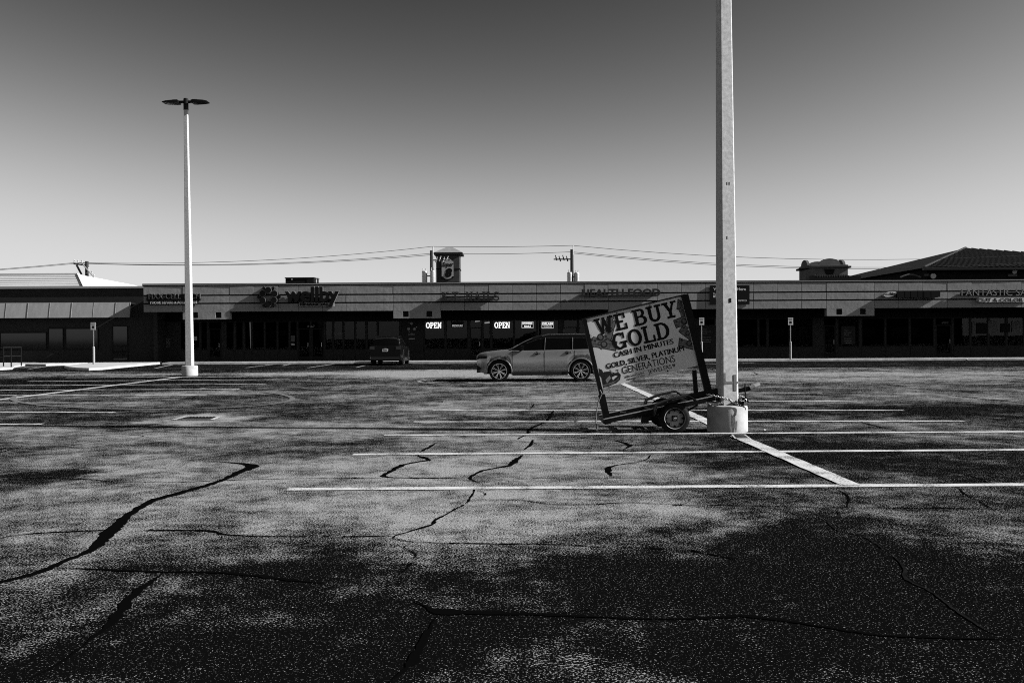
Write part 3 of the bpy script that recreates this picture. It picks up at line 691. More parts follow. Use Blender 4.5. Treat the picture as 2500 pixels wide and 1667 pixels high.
neon = emit('neon', 0.3, 1.0); emit('neon_mid', 0.3, 0.35)
NY = SY - .03
def neon_sign(label, x0, x1, y0, y1, lines, border=False, m='neon', slab_=False):
    a, b_ = V(x0, y1, NY), V(x1, y0, NY); r = empty('neon_sign', (a.x, NY + .03, a.z), label, 'neon sign'); k = NY / F_PX
    if not slab_: MB().box(a.x, b_.x, NY + .01, NY + .03, a.z, b_.z).build('backing', 'black_paint', r)
    if border:
        b = MB(); t = .022; pts = [(a.x, NY, a.z), (b_.x, NY, a.z), (b_.x, NY, b_.z), (a.x, NY, b_.z), (a.x, NY, a.z)]
        b.tube(pts, t, 6).build('border_tube', 'neon_mid', r)
    for (txt, u0, u1, yb, cap, mm) in lines:
        p, q = V(u0, yb, NY), V(u1, yb, NY); b = MB()
        if slab_: slab_into(b, txt, FACE((p.x, NY, p.z)), 0, q.x - p.x, 0, cap * k, .03, .05)
        else: text_into(b, txt, FACE((p.x, NY, p.z)), 0, q.x - p.x, 0, cap * k, .012, .012)
        b.build('lettering', mm, r)
    return r
neon_sign('glowing white OPEN sign in the shop window left of the nail shop door', 1040, 1078, 788, 802, [('OPEN', 1040, 1078, 801.5, 14.5, 'neon')], slab_=True)
neon_sign('glowing white OPEN sign in the shop window right of the nail shop door', 1207, 1245, 786, 801, [('OPEN', 1207, 1245, 801, 14.5, 'neon')], slab_=True)
neon_sign('dark PEDICURE sign in the nail shop window', 1102, 1132, 785, 800, [('PEDICURE', 1104.5, 1129.5, 797.5, 4.6, 'neon_mid')])
neon_sign('lit DIP POWDER NAILS sign with white border', 1274, 1302, 786, 800, [('DIP POWDER', 1275.5, 1300, 792.2, 5, 'neon'), ('NAILS', 1280, 1296, 798.8, 4.8, 'neon')], True)
neon_sign('lit EYELASH WAXING sign with white border', 1323, 1351, 786.5, 801, [('EYELASH', 1324.5, 1349.5, 793.3, 5.6, 'neon'), ('WAXING', 1327, 1347, 799.6, 4.5, 'neon_mid')], True)
# bank's pillar poster
r = poster('pillar_poster', 'black poster with white dots and lowercase name on the pillar beside the dark parked SUV', 981, 1033, 781, 860, 'poster_dark', PY - .05)
for (cx, cy, rd) in [(1004.6, 790, 3.3), (998.5, 787.8, 1.2), (997.8, 802.7, 3.3), (1012, 802.7, 3.3), (1017, 798.4, 1.3), (998.8, 809.2, 1.3)]:
    p = V(cx, cy, PY - .056); MB().lathe([(rd * SY / F_PX, 0), (rd * SY / F_PX, .006)], p, (0, 1, 0), 16).build('dot', 'trim_light', r)
wall_text('wellby', 996, 1013, 818, 4.5, 'trim_light', PY - .053, 'lettering', r); p0, p1 = V(998, 826, PY - .056), V(1012.5, 828, PY - .056)
MB().box(p0.x, p1.x, PY - .056, PY - .05, p1.z, p0.z).build('white_bar', 'poster_pale', r)
def lease_poster(x0, x1, y0, y1, label):
    r = poster('lease_poster', label, x0, x1, y0, y1, 'poster_dark', PY - .03)
    w = x1 - x0
    for i, t in enumerate(('Your', 'Business', 'Here')):
        wall_text(t, x0 + w * .22, x0 + w * (.22 + (.3, .5, .32)[i]), y0 + 12 + i * 5.4, 4, 'paint_grey', PY - .033, 'lettering', r)
    for i, yy in enumerate((30, 36, 41)):
        p0, p1 = V(x0 + w * .22, y0 + yy, PY - .034), V(x0 + w * .75, y0 + yy + 1, PY - .034)
        MB().box(p0.x, p1.x, PY - .034, PY - .03, p1.z, p0.z).build('text_rule', 'paint_grey', r)
    return r
lease_poster(1705, 1746, 793, 862, 'black leasing poster in the doorway beside the tall near lamp post')
q = poster('window_sheet', 'pale paper sheet covering the shop window beside the rightmost disabled parking sign', 1934, 1983, 777, 843, 'poster_grey', SY + .13, 'window paper')
q = poster('window_sheet', 'pale board around the black leasing poster on the empty shop', 2048, 2096, 777, 843, 'poster_grey', SY + .1, 'window paper')
lease_poster(2054, 2088, 796, 840, 'black leasing poster on a pale board in the empty shop window')
q = poster('door_sheet', 'pale paper covering the glass of the empty shop door', 2014, 2038, 799, 867, 'poster_grey', SY + .1, 'window paper')
for n_, (a, b_, c, d, lab) in enumerate([(2374, 2380, 786, 815, 'narrow pale strip poster, leftmost in the hair salon window'), (2384, 2409, 788, 815, 'wide arched grey poster in the hair salon window'),
                     (2413, 2434, 783, 815, 'plain pale poster in the middle of the hair salon window'), (2443, 2466, 790, 811, 'dark round badge poster in the hair salon window'), (2471, 2492, 783, 811, 'pale pennant poster at the right end of the hair salon window')]):
    poster('salon_poster', lab, a, b_, c, d, ['poster_grey', 'siding', 'poster_grey', 'siding', 'poster_grey'][n_], SY + .004)
for (a, b_, c, d, lab, mm) in [(474, 481, 821, 831, 'small white notice in the phone shop window', 'poster_pale'), (710, 720, 819, 834, 'grey notice of two sheets beside the bank door', 'poster_grey'), (711, 719, 838, 843, 'small pale card under the notice beside the bank door', 'poster_pale'),
                         (1374, 1382, 802, 812, 'pale notice high on the door behind the silver SUV', 'poster_grey'), (1376, 1384, 814, 821, 'small card below the notice on the door behind the silver SUV', 'poster_pale'), (1398, 1408, 812, 819, 'small 180 number card behind the silver SUV roof', 'poster_grey'),
                         (816, 836, 812, 818, 'thin pale decal on the bank window', 'poster_grey')]:
    poster('notice', lab, a, b_, c, d, mm, SY + .006, 'notice')

# lamps burning inside, then glowing strips added for bright lines in the glass
emit('lamp_strip_lit', 0.3, 0.75)
for (a, b_, c, d, Y, lab) in [(1160, 1171, 782, 786, SY + .7, 'lit ceiling lamp seen above the nail shop door'), (1183, 1195, 785.5, 790, SY + .5, 'lit ceiling lamp seen beside the nail shop door')]:
    p, q = V(a, d, Y), V(b_, c, Y); r = MB().hexa([(p.x, Y, p.z), (q.x, Y, p.z + .03), (q.x, Y + .5, p.z + .05), (p.x, Y + .5, p.z + .02), (p.x, Y, q.z - .03), (q.x, Y, q.z), (q.x, Y + .5, q.z), (p.x, Y + .5, q.z - .03)]).build('ceiling_lamp', 'lamp_strip_lit'); tag(r, lab, 'lamp')
for (x0, x1, ya, yb, lab, mm) in [(896.0, 894.4, 783.5, 850, 'glowing strip added for a bright reflection-like line in the bank window beside the dark SUV', 'lamp_strip_lit'), (610.3, 612.2, 786, 850, 'glowing strip added for a reflection-like line in the left bank window', 'neon_mid')]:
    p, q = V(x0, ya, SY + .12), V(x1, yb, SY + .12); r = MB().tube([p, p.lerp(q, .5), q], .022, 8).build('added_glow_strip', mm); tag(r, lab, 'added glow strip')  # made-up glow standing in for reflection-like lines in the panes

# ---------------------------------------------------------------- raised signs on the fascia
mat('letter_black', 0.008, 0.35); mat('letter_grey', 0.03, 0.4); mat('letter_dim', 0.09, 0.5)
mat('letter_return', 0.012, 0.4)
def fascia_sign(name, label, x, y): return empty(name, V(x, y, FY - .02), label, 'shop sign')
def cap_letters(r, txt, x0, x1, yb, cap, m, Y, depth, bold=0.0, shear=0.0, slab_=False, each=True, name='letter'):
    """channel letters standing `depth` proud of plane Y"""
    p, q = V(x0, yb, Y), V(x1, yb, Y); k = Y / F_PX; b = MB()
    if slab_: slab_into(b, txt, FACE((p.x, Y, p.z)), 0, q.x - p.x, 0, cap * k, depth, .08)
    else: text_into(b, txt, FACE((p.x, Y, p.z)), 0, q.x - p.x, 0, cap * k, depth, bold, shear)
    return split_build(b, FACE((p.x, Y, p.z)), name, m, r)
def raceway(r, x0, x1, y0, y1, Y, d=.1, m='letter_black'):
    a, b_ = V(x0, y1, Y), V(x1, y0, Y); MB().box(a.x, b_.x, Y - d, Y, a.z, b_.z).build('raceway', m, r)
SF = FY - .02
# phone repair
r = fascia_sign('phone_shop_sign', 'dark letters over a white line about phone repairs on the left end of the canopy', 420, 730)
raceway(r, 360, 490, 718, 735, SF, .14)
cap_letters(r, 'FIXX-CELL TECH', 364, 490, 730, 12.5, 'letter_dim', SF - .14, .1)
raceway(r, 364, 484, 736, 744, SF, .16, 'letter_black')
cap_letters(r, 'PHONE REPAIRS & ACCESSORIES', 367.5, 481, 741.8, 6.0, 'white_paint', SF - .16, .03, .02)
# bank
r = fascia_sign('bank_sign', 'ring of dark discs with bold lowercase name on the canopy', 740, 730)
k = SF / F_PX
for (cx, cy, rd, d) in [(657.5, 708.7, 7.6, .3), (643.5, 716.8, 7.6, .26), (672.5, 717.3, 7.6, .26), (643.3, 733.6, 7.6, .26), (671.3, 733, 7.6, .28), (657.5, 741.8, 7.6, .26),
                        (646, 704, 3.8, .2), (669, 704, 3.8, .2), (634, 725.8, 4, .2), (682, 724.7, 4, .2), (646.2, 746.2, 4, .2), (669.6, 745.6, 4, .2)]:
    p = V(cx, cy, SF); o = MB().lathe([(rd * k, 0), (rd * k, d), (rd * k * .98, d + .012)], p, (0, -1, 0), 24).build('disc', 'letter_black', r)
    MB().lathe([(rd * k * 1.05, d - .04), (rd * k * 1.05, d - .02)], p, (0, -1, 0), 24).build('rim', 'trim_light', o)
cap_letters(r, 'wellby', 697, 828, 737.5, 37, 'letter_black', SF - .12, .16, .03)
cap_letters(r, 'wellby', 696.6, 829.0, 737.0, 37.4, 'trim_light', SF - .06, .058, .036, name='letter_lit_edge')  # pale copies behind paint the lit edges of the dark letters
raceway(r, 704, 816, 729, 737, SF, .05, 'letter_return')
cap_letters(r, 'FINANCIAL', 733, 804, 746.5, 6.8, 'letter_black', SF - .12, .08, .03)
raceway(r, 731, 816, 739, 748.5, SF, .12, 'trim_light')
# nail shop
r = fascia_sign('nail_shop_sign', 'dark serif K.T. NAILS letters throwing a long shadow', 1150, 725)
raceway(r, 1082, 1212, 723, 726.5, SF, .12)
cap_letters(r, 'K.T. NAILS', 1078, 1219, 735.5, 22.5, 'letter_grey', SF - .12, .13, slab_=True)
# health food
r = fascia_sign('health_food_sign', 'dark HEALTH FOOD letters above the tilted trailer sign', 1510, 715)
raceway(r, 1422, 1608, 713, 716.5, SF, .12)
cap_letters(r, 'HEALTH FOOD', 1420, 1612, 724.5, 18.5, 'letter_grey', SF - .12, .13, .03)
# leasing banner
r = fascia_sign('leasing_sign', 'black leasing board with white words behind the tall near lamp post', 1780, 720)
a, b_ = V(1733, 743.5, SF), V(1829, 696.5, SF); MB().box(a.x, b_.x, SF - .08, SF, a.z, b_.z).build('board', 'print_black', r)
mat('letter_white', 0.7, 0.5)
for (t, x0, x1, yb, cap, bd) in [('Your', 1741, 1766, 709.5, 6.6, .02), ('Here', 1800, 1821, 709.3, 6.6, .03), ('Sp', 1741, 1749, 719.5, 4.6, .0), ('83', 1741, 1749.5, 726.5, 5, .03), ('KIMCO', 1803, 1823, 736, 4.3, .01)]:
    cap_letters(r, t, x0, x1, yb, cap, 'letter_white', SF - .08, .006, bd)
# salon supply
r = fascia_sign('oval_logo_sign', 'tilted white oval with black letters leading a row of black letters', 2230, 718)
raceway(r, 2188, 2290, 711, 726, SF, .3, 'letter_black')
p = V(2173.5, 718.2, SF - .3); b = MB(); pts = []
for i in range(28):
    t = 2 * math.pi * i / 28; ex, ez = 15.8 * math.cos(t) * k, 5.8 * math.sin(t) * k; c, s_ = math.cos(R(13)), math.sin(R(13))
    pts.append((p.x + ex * c - ez * s_, SF - .02, p.z + ex * s_ + ez * c))
b.prism(pts, (0, -.3, 0)).build('oval', 'letter_white', r)
cap_letters(r, 'New', 2162, 2174, 720.5, 5.4, 'paint_grey', SF - .323, .006, .0, .2); cap_letters(r, 'Salon', 2172, 2188, 720.5, 7.5, 'print_black', SF - .323, .006, .03, .2)
for i, (a, b_) in enumerate([(2190, 2208), (2209, 2222), (2223, 2240), (2241, 2252), (2256, 2272), (2273, 2290)]):
    pa, pb = V(a, 726.5, SF - .3), V(b_, 711 + random.uniform(-.8, .4), SF - .3); MB().box(pa.x, pb.x - .02, SF - .33, SF - .3, pa.z, pb.z).build('letter_block', 'letter_black', r)
# salon
r = fascia_sign('salon_sign', 'thin outlined letters above a pale rounded CUT & COLOR plate at the right edge', 2450, 715)
raceway(r, 2344, 2536, 713, 721, SF, .12, 'letter_black')
mat('neon_tube_off', 0.3, 0.4)
cap_letters(r, 'FANTASTIC SAMS', 2346, 2534, 722, 15, 'neon_tube_off', SF - .12, .1, -.01)
a, b_ = V(2383, 738.7, SF), V(2500, 727, SF); h = (b_.z - a.z) / 2; zc = (a.z + b_.z) / 2
pts = [(a.x + h - h * math.sin(R(t)), SF - .02, zc + h * math.cos(R(t))) for t in range(0, 181, 15)] + [(b_.x - h + h * math.sin(R(t)), SF - .02, zc - h * math.cos(R(t))) for t in range(0, 181, 15)]
MB().prism(pts, (0, -.2, 0)).build('plate', 'letter_white', r)
cap_letters(r, 'CUT & COLOR', 2387, 2498, 737, 8.8, 'print_black', SF - .223, .012, .012)

# ---------------------------------------------------------------- rooftop unit
Y = 70.0; a, b_ = V(697, 690, Y), V(766, 677, Y)
r = empty('rooftop_unit', (a.x, Y, z_cop - .4), 'dark air conditioning box on the roof above the bank', 'air conditioner')
MB().box(a.x, b_.x, Y, Y + 1.8, z_cop - .4, b_.z - .06).build('cabinet', 'dark_wall', r)
MB().box(a.x - .05, b_.x + .05, Y - .05, Y + 1.85, b_.z - .058, b_.z).build('lid', 'coping', r)
for i in range(6): MB().box(b_.x - .55, b_.x - .05, Y - .02, Y - .002, b_.z - .5 + i * .07, b_.z - .46 + i * .07).build('louvre', 'dark_metal', r)
p = V(713, 682, Y); MB().box(p.x - .06, p.x + .06, Y - .012, Y - .001, p.z - .06, p.z + .06).build('label_plate', 'white_paint', r)
MB().tube([(b_.x + .12, Y + .3, z_cop - .4), (b_.x + .12, Y + .3, b_.z - .1), (b_.x + .3, Y + .3, b_.z - .05)], .05, 8).build('duct', 'galvanised', r)

# ---------------------------------------------------------------- the brick building on the left
LY = 59.0
left = empty('corner_building', (VX(150, LY), LY, 0), 'dark brick building with pale metal awning and white hipped roof', 'building')
xl, xr = VX(-120, LY), X0 - .02
zg = VZ(704, LY, 150) - .02; zg1 = VZ(699.5, LY, 150); za1, za0 = VZ(740, LY, 150), VZ(776.5, LY, 150)
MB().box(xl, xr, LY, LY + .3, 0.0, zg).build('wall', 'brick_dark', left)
MB().box(xl, xr, LY - .12, LY + .4, zg + .003, zg1).build('gutter', 'trim_light', left)
for i in range(-3, 6):
    a, b_ = VX(17.4 + 53.4 * (i), LY - .7, 760) + .015, min(VX(17.4 + 53.4 * (i + 1), LY - .7, 760), VX(320, LY - .7, 760)) - .015
    if b_ > a:
        t = random.uniform(-.012, .012)
        MB().hexa([(a, LY - .95 + t, za0), (b_, LY - .95 - t, za0), (b_, LY - .86, za0), (a, LY - .86, za0), (a, LY - .75 + t, za1), (b_, LY - .75 - t, za1), (b_, LY - .70, za1), (a, LY - .70, za1)]).build('awning_panel', 'awning', left)
        MB().bar((b_ + .015, LY - .955, za0), (b_ + .015, LY - .755, za1), .025, .03).build('awning_seam', 'awning', left)
MB().box(xl, VX(320, LY - .7, 760), LY - .68, LY - .005, za1 - .1, za1 - .02).build('awning_top', 'dark_wall', left)
# dark windows in its wall
for (a, b_, c, d) in [(118, 155, 801, 853), (160, 240, 801, 853), (275, 312, 795, 880), (0, 114, 811, 855)]:
    p, q = V(a, d, LY - .03), V(b_, c, LY - .03); f = MB(); t = .05
    f.box(p.x, p.x + t, LY - .06, LY - .002, p.z, q.z).box(q.x - t, q.x, LY - .06, LY - .002, p.z, q.z).box(p.x + t, q.x - t, LY - .06, LY - .002, q.z - t, q.z).box(p.x + t, q.x - t, LY - .06, LY - .002, p.z, p.z + t)
    o = f.build('window', 'frame_dark', left); MB().box(p.x + t, q.x - t, LY - .035, LY - .025, p.z + t, q.z - t).build('pane', 'car_glass', o)
# roof behind the gutter
A = V(192, 670, 75.0); Fc = Vector((-30.7, 66, 5.0)); C = Vector((-26.0, 84.0, 4.95)); Al = Vector((A.x - 30, 75.0, A.z)); Fl = Vector((-62, 66, 5.0)); Cl = Vector((-62, 84, 5.0))
Fc = V(215.5, 720, 66.0); C.z = Fc.z; Fl.z = Fc.z; Cl.z = Fc.z
rf = MB().add([A, Fc, C, Al, Fl, Cl], [(4, 1, 0, 3), (1, 2, 0), (2, 5, 3, 0), (5, 4, 3), (4, 5, 2, 1)]).build('roof', 'white_roof', left)
for i in range(1, 11):
    t = i / 11.0; a = Fl.lerp(Al, t); b_ = Fc.lerp(A, t); up = Vector((0, -.04, .06))
    MB().bar(a + up, b_ + up, .09, .05).build('roof_course', 'trim_light', rf)
MB().bar(A + Vector((0, -.05, .05)), Fc + Vector((0, -.05, .05)), .22, .1).build('hip_cap', 'white_roof', rf)
MB().bar(A + Vector((0, -.03, .05)), Al + Vector((0, -.03, .05)), .22, .1).build('ridge_cap', 'white_roof', rf)

# ---------------------------------------------------------------- unseen low buildings added behind the camera to darken the shop window reflections
for (xa, xb, h, lab) in [(24, 78, 5.6, 'low dark building added out of view to darken the right-hand shop windows'), (-62, -36, 6.2, 'low dark building added out of view to darken the bank windows')]:
    r = empty('added_building', ((xa + xb) / 2, -46, 0), lab, 'building')
    MB().box(xa, xb, -58, -42, 0, h - .6).build('wall', 'brick_dark', r); MB().box(xa - .3, xb + .3, -58.3, -41.7, h - .598, h).build('parapet', 'coping', r)
    for k_ in range(int((xb - xa) / 6)): MB().box(xa + 1.5 + k_ * 6, xa + 4.8 + k_ * 6, -41.99, -41.94, .6, 2.8).build('window', 'car_glass', r)

# ---------------------------------------------------------------- far buildings
# motel sign tower
TY = 105.0
a, b_ = V(1065, 690, TY), V(1121.5, 622, TY); ze = VZ(621.5, TY, 1095); D = b_.x - a.x
mat('stone_mid', 0.26, 0.9, var=0.15, scale=3)
mat('tower_grey', 0.07, 0.9, var=0.2, scale=2)
tw = empty('sign_tower', ((a.x + b_.x) / 2, TY + D / 2, 0), 'square tower with hipped cap carrying a Super 8 sign behind the roofline', 'sign tower')
MB().box(a.x, b_.x, TY, TY + D, 0.0, ze).build('shaft', 'tower_grey', tw)
MB().box(a.x - .01, b_.x + .06, TY - .05, TY + D + .05, VZ(657, TY), VZ(654.5, TY)).build('band', 'dark_wall', tw)
e0, e1 = V(1059, 619, TY).x, V(1129.5, 619, TY).x; t0, t1 = V(1088, 601, TY).x, V(1103, 601, TY).x; zt = VZ(601.5, TY, 1095)
MB().hexa([(e0, TY - .4, ze + .22), (e1, TY - .4, ze + .22), (e1, TY + D + .4, ze + .22), (e0, TY + D + .4, ze + .22), (t0, TY + D * .4, zt), (t1, TY + D * .4, zt), (t1, TY + D * .6, zt), (t0, TY + D * .6, zt)]).build('roof', 'stone_mid', tw)
MB().box(e0, e1, TY - .4, TY + D + .4, ze + .001, ze + .218).build('eave', 'coping', tw)
sp0, sp1 = V(1078, 677, TY), V(1109, 637, TY); cx = (sp0.x + sp1.x) / 2; hw = (sp1.x - sp0.x) / 2; zt_, zb_ = sp1.z, sp0.z; bw = hw * .72; bh = .3
prof = [(cx - hw, zb_)] + [(cx + bw * math.cos(R(180 + t)), zb_ + bh * math.sin(R(180 + t)) * 1.0) for t in range(0, 181, 20)] + [(cx + hw, zb_), (cx + hw, zt_)] + [(cx + bw * math.cos(R(t)), zt_ + bh * math.sin(R(t))) for t in range(0, 181, 20)] + [(cx - hw, zt_)]
sg = empty('motel_sign', (cx, TY - .2, zb_), 'shield-shaped Super 8 sign hung on the square tower', 'sign')
MB().prism([(x_, TY - .02, z_) for x_, z_ in prof], (0, -.45, 0)).build('case', 'black_paint', sg)
MB().prism([(cx + (x_ - cx) * .92, TY - .471, (zb_ + zt_) / 2 + (z_ - (zb_ + zt_) / 2) * .94) for x_, z_ in prof], (0, -.02, 0)).build('face', 'trim_light', sg)
wall_text('Super', 1080, 1107, 651, 11, 'print_black', TY - .494, 'lettering', sg, .02, .02, .3); wall_text('8', 1086, 1104, 677, 22, 'print_black', TY - .494, 'lettering', sg, .07, .02, .2)
# cable company's little mission-style turret
MY = 90.0
x0, x1 = V(1980, 660, MY).x, V(2070, 660, MY).x; D = 3.7; zc = VZ(648.5, MY, 2020); zp = VZ(630, MY, 2020)
tu = empty('roof_turret', ((x0 + x1) / 2, MY + D / 2, 0), 'small stucco turret with curved parapets rising behind the canopy at right', 'turret')
MB().box(x0, x1, MY, MY + D, 0.0, zc - .25).build('shaft', 'stucco_grey', tu)
MB().box(x0 - .25, x1 + .25, MY - .25, MY + D + .25, zc - .249, zc - .05).build('cornice', 'dark_wall', tu)
hw = (x1 - x0) / 2; cxm = (x0 + x1) / 2
def gable(w, h):
    return [(-w, 0), (-w, .12)] + [(-w * .62 + .0 + w * .0, .16)] + [(w * .58 * math.cos(R(t)), .16 + (h - .16) * math.sin(R(t))) for t in range(180, -1, -15)] + [(w, .12), (w, 0)]
for (pts, off) in [([(cxm + u, MY - .1, zc - .049 + v) for u, v in gable(hw, zp - zc)], (0, .25, 0)), ([(cxm + u, MY + D - .15, zc - .049 + v) for u, v in gable(hw, zp - zc)], (0, .25, 0)),
                   ([(x0 - .1, MY + D / 2 + u * .9, zc - .049 + v) for u, v in gable(D / 2, zp - zc)], (.25, 0, 0)), ([(x1 - .15, MY + D / 2 + u * .9, zc - .049 + v) for u, v in gable(D / 2, zp - zc)], (.25, 0, 0))]:
    MB().prism(pts, off).build('parapet', 'stucco_grey', tu)
pa = V(1997, 661, MY)
MB().prism([(cxm + u * .55, MY - .004, zc - .28 - v) for u, v in [(-1, 0), (-.7, .45), (-.35, .8), (.35, .8), (.7, .45), (1, 0)]], (0, -.05, 0)).build('recess', 'dark_wall', tu)
MB().box(x0 - .5, x1 + .9, MY - 1.0, MY - .06, 0.0, VZ(675, MY, 2020)).build('porch', 'roof_dark', tu)
for i in range(14):
    xx = x0 + .3 + i * .24; MB().tube([(xx, MY - 1.02, VZ(676.5, MY, 2020)), (xx, MY - .1, VZ(672.5, MY, 2020))], .07, 6).build('roof_tile', 'stucco_grey', tu)
# big hipped roof
HY = 85.0; zeave = VZ(653, HY, 2380)
hb = empty('hipped_building', (52.3, 105, 0), 'large building with dark ribbed hipped roof at the right skyline', 'building')
xl, xr = VX(2256, HY, 652), 66.0
ap = V(2357, 606, 105.0)
MB().add([(xl, HY, zeave), (xr, HY, zeave), (xr, 125, zeave), (xl, 125, zeave), ap], [(0, 1, 4), (1, 2, 4), (2, 3, 4), (3, 0, 4), (0, 3, 2, 1)]).build('roof', 'roof_dark', hb)
rfo = hb.children[0]
MB().box(xl + .8, xr - .8, HY + 1.2, 124, 0.0, zeave - .02).build('wall', 'dark_wall', hb)
MB().box(xl - .02, xr, HY - .06, HY + .3, zeave - .22, zeave - .02).build('eave_board', 'dark_metal', hb)
mat('roof_rib', 0.05, 0.6)
nrib = 92
up = Vector((0, -.06, .1))
for i in range(nrib):
    xx = xl + .2 + i * .52
    if xx > xr - .2: break
    t = min((xx - xl) / (ap.x - xl), (xr - xx) / (xr - ap.x)); y_ = HY + (105.0 - HY) * t; z_ = zeave + (ap.z - zeave) * t
    MB().bar(Vector((xx, HY, zeave)) + up * .5, Vector((xx, y_, z_)) + up * .5, .07, .09).build('roof_rib', 'roof_rib', rfo)
MB().bar(Vector((xl, HY, zeave)) + up, ap + up, .18, .12).build('hip_cap', 'roof_rib', rfo)
for (px_, py_, s_) in [(2276, 672, .25), (2474, 661, .22)]:
    p = V(px_, py_, HY + 1.1); o = MB().lathe([(s_ * .4, 0), (s_ * .9, .12), (s_, .3)], p, (0, -1, -.4), 14).build('wall_light', 'white_paint', hb)
for (xa, xb, ya, yb) in [(2256, 2268, 669, 674), (2460, 2482, 669, 675)]:
    p, q = V(xa, yb, HY + 1.18), V(xb, ya, HY + 1.18); MB().box(p.x, q.x, HY + 1.1, HY + 1.19, p.z, q.z).build('vent_grille', 'stucco_grey', hb)
arc = [V(2198 + 50 * (i / 12.0), 677 - 6.5 * math.sin(math.pi * i / 12.0), HY + 1.1) for i in range(13)]
MB().tube(arc, .08, 6).build('arch_moulding', 'stucco_grey', hb)

# ---------------------------------------------------------------- utility poles and lines
UY = 80.0; KU = F_PX / UY
def util_pole(label, px_, ytop, cans, side, name='utility_pole'):
    p = V(px_, ytop, UY); r = empty(name, (p.x, UY, 0), label, 'utility pole', 'utility poles behind the shops')
    MB().tube([(p.x, UY, 0), (p.x, UY, p.z - .35)], .16, 10, rs=[.2, .14]).build('shaft', 'wood_pole', r)
    MB().tube([(p.x + .12, UY, p.z - .8), (p.x + .12, UY, p.z)], .04, 6).build('top_pin', 'galvanised', r)
    for (dx, dy0, dy1) in cans:
        q = V(px_ + dx, dy0, UY); h = q.z - V(px_ + dx, dy1, UY).z; zb = q.z - h
        o = MB().lathe([(.16, 0), (.24, .03), (.24, h - .08), (.2, h)], (q.x, UY - .25 if abs(dx) < 5 else UY, zb), (0, 0, 1), 16).build('transformer', 'galvanised', r)
        for s_ in (-1, 1): MB().lathe([(.02, 0), (.05, .05), (.02, .12), (.04, .18), (.015, .26)], (q.x + s_ * .12, UY - .1 if abs(dx) >= 5 else UY - .3, zb + h - .01), (0, 0, 1), 8).build('bushing', 'insulator', o)
        MB().bar((p.x, UY, zb + h * .6), (q.x, UY - .02, zb + h * .6), .08, .1).build('bracket', 'black_metal', r)
    for i in range(4):
        xx = p.x + side * (.35 + i * .32); zz = p.z - 1.15 + (i % 2) * .08
        MB().lathe([(.03, 0), (.07, .1), (.03, .18), (.07, .26), (.03, .36), (.05, .5)], (xx, UY, zz - .25), (side * .3, 0, 1), 8).build('fuse_cutout', 'insulator' if side > 0 else 'dark_metal', r)
    MB().bar((p.x, UY, p.z - 1.2), (p.x + side * 1.6, UY, p.z - 1.2), .08, .1).build('crossarm', 'wood_pole', r)
    return r
util_pole('utility pole with two pale transformers beside the motel tower', 1053.5, 602, [(-17, 662, 692), (3.5, 661, 692)], 1)
util_pole('utility pole with two pale transformers above the silver SUV', 1396, 599.5, [(-5, 665, 692), (12, 666, 692)], -1)
pp = V(212, 638, UY); r = empty('utility_pole', (pp.x, UY, 0), 'utility pole with slanting crossarm braces above the white roof', 'utility pole', 'utility poles behind the shops')
MB().tube([(pp.x, UY, 0), (pp.x, UY, pp.z)], .16, 10, rs=[.2, .15]).build('shaft', 'wood_pole', r)
q0, q1 = V(180, 644, UY), V(212, 648, UY); MB().bar(q0, q1, .1, .12).build('crossarm', 'wood_pole', r)
q0, q1 = V(187, 647, UY), V(199, 670, UY); MB().bar(q0, q1, .12, .14).build('brace', 'wood_pole', r)
q0, q1 = V(199, 642, UY), V(237, 686, UY - 1); MB().bar(q0, q1, .07, .07).build('service_arm', 'galvanised', r)
for (a, b_) in [(182, 642), (191, 643), (200, 643), (216, 661), (224, 669.5), (230, 678)]:
    q = V(a, b_, UY - .2); MB().lathe([(.03, 0), (.09, .06), (.04, .14), (.08, .22), (.02, .3)], q, (0, 0, 1), 8).build('insulator', 'insulator', r)
rp = V(2900, 592, UY); r = empty('utility_pole', (rp.x, UY, 0), 'plain utility pole beyond the right end of the shops', 'utility pole', 'utility poles behind the shops')
MB().tube([(rp.x, UY, 0), (rp.x, UY, rp.z + .2)], .16, 10, rs=[.2, .15]).build('shaft', 'wood_pole', r)
def power_line(label, pts, rad=.02):
    P = [V(px_, py_, UY + .05) for px_, py_ in pts]
    b = MB(); b.tube(P, rad, 5); o = b.build('power_line', 'wire'); return tag(o, label, 'power line', 'power lines behind the shops')
def sag(x0, y0, x1, y1, ym, n=14):
    out = []
    for i in range(n + 1):
        t = i / n; lin = y0 + (y1 - y0) * t; out.append((x0 + (x1 - x0) * t, lin + 4 * t * (1 - t) * (ym - (y0 + y1) / 2)))
    return out
power_line('highest wire from the left utility pole to the motel tower pole', [(-60, 662), (90, 650)] + sag(186, 641.2, 1055, 602, 636.5))
power_line('second wire from the left utility pole to the motel tower pole', [(-60, 664), (90, 652)] + sag(196, 642.6, 1053, 619, 644))
power_line('lowest wire from the left utility pole to the motel tower pole', sag(205, 643.4, 1053, 622.5, 645.8))
power_line('highest wire between the two transformer poles', sag(1055, 602, 1397, 599.5, 602.6))
power_line('lower wire between the two transformer poles', sag(1053, 619, 1395, 615, 620))
power_line('highest wire running right from the transformer pole above the silver SUV', sag(1397, 599.5, 2900, 592, 634))
power_line('second wire running right from the transformer pole above the silver SUV', sag(1395, 615, 2900, 606, 653))
power_line('lowest wire running right from the transformer pole above the silver SUV', sag(1395, 618, 2900, 609, 656.5))

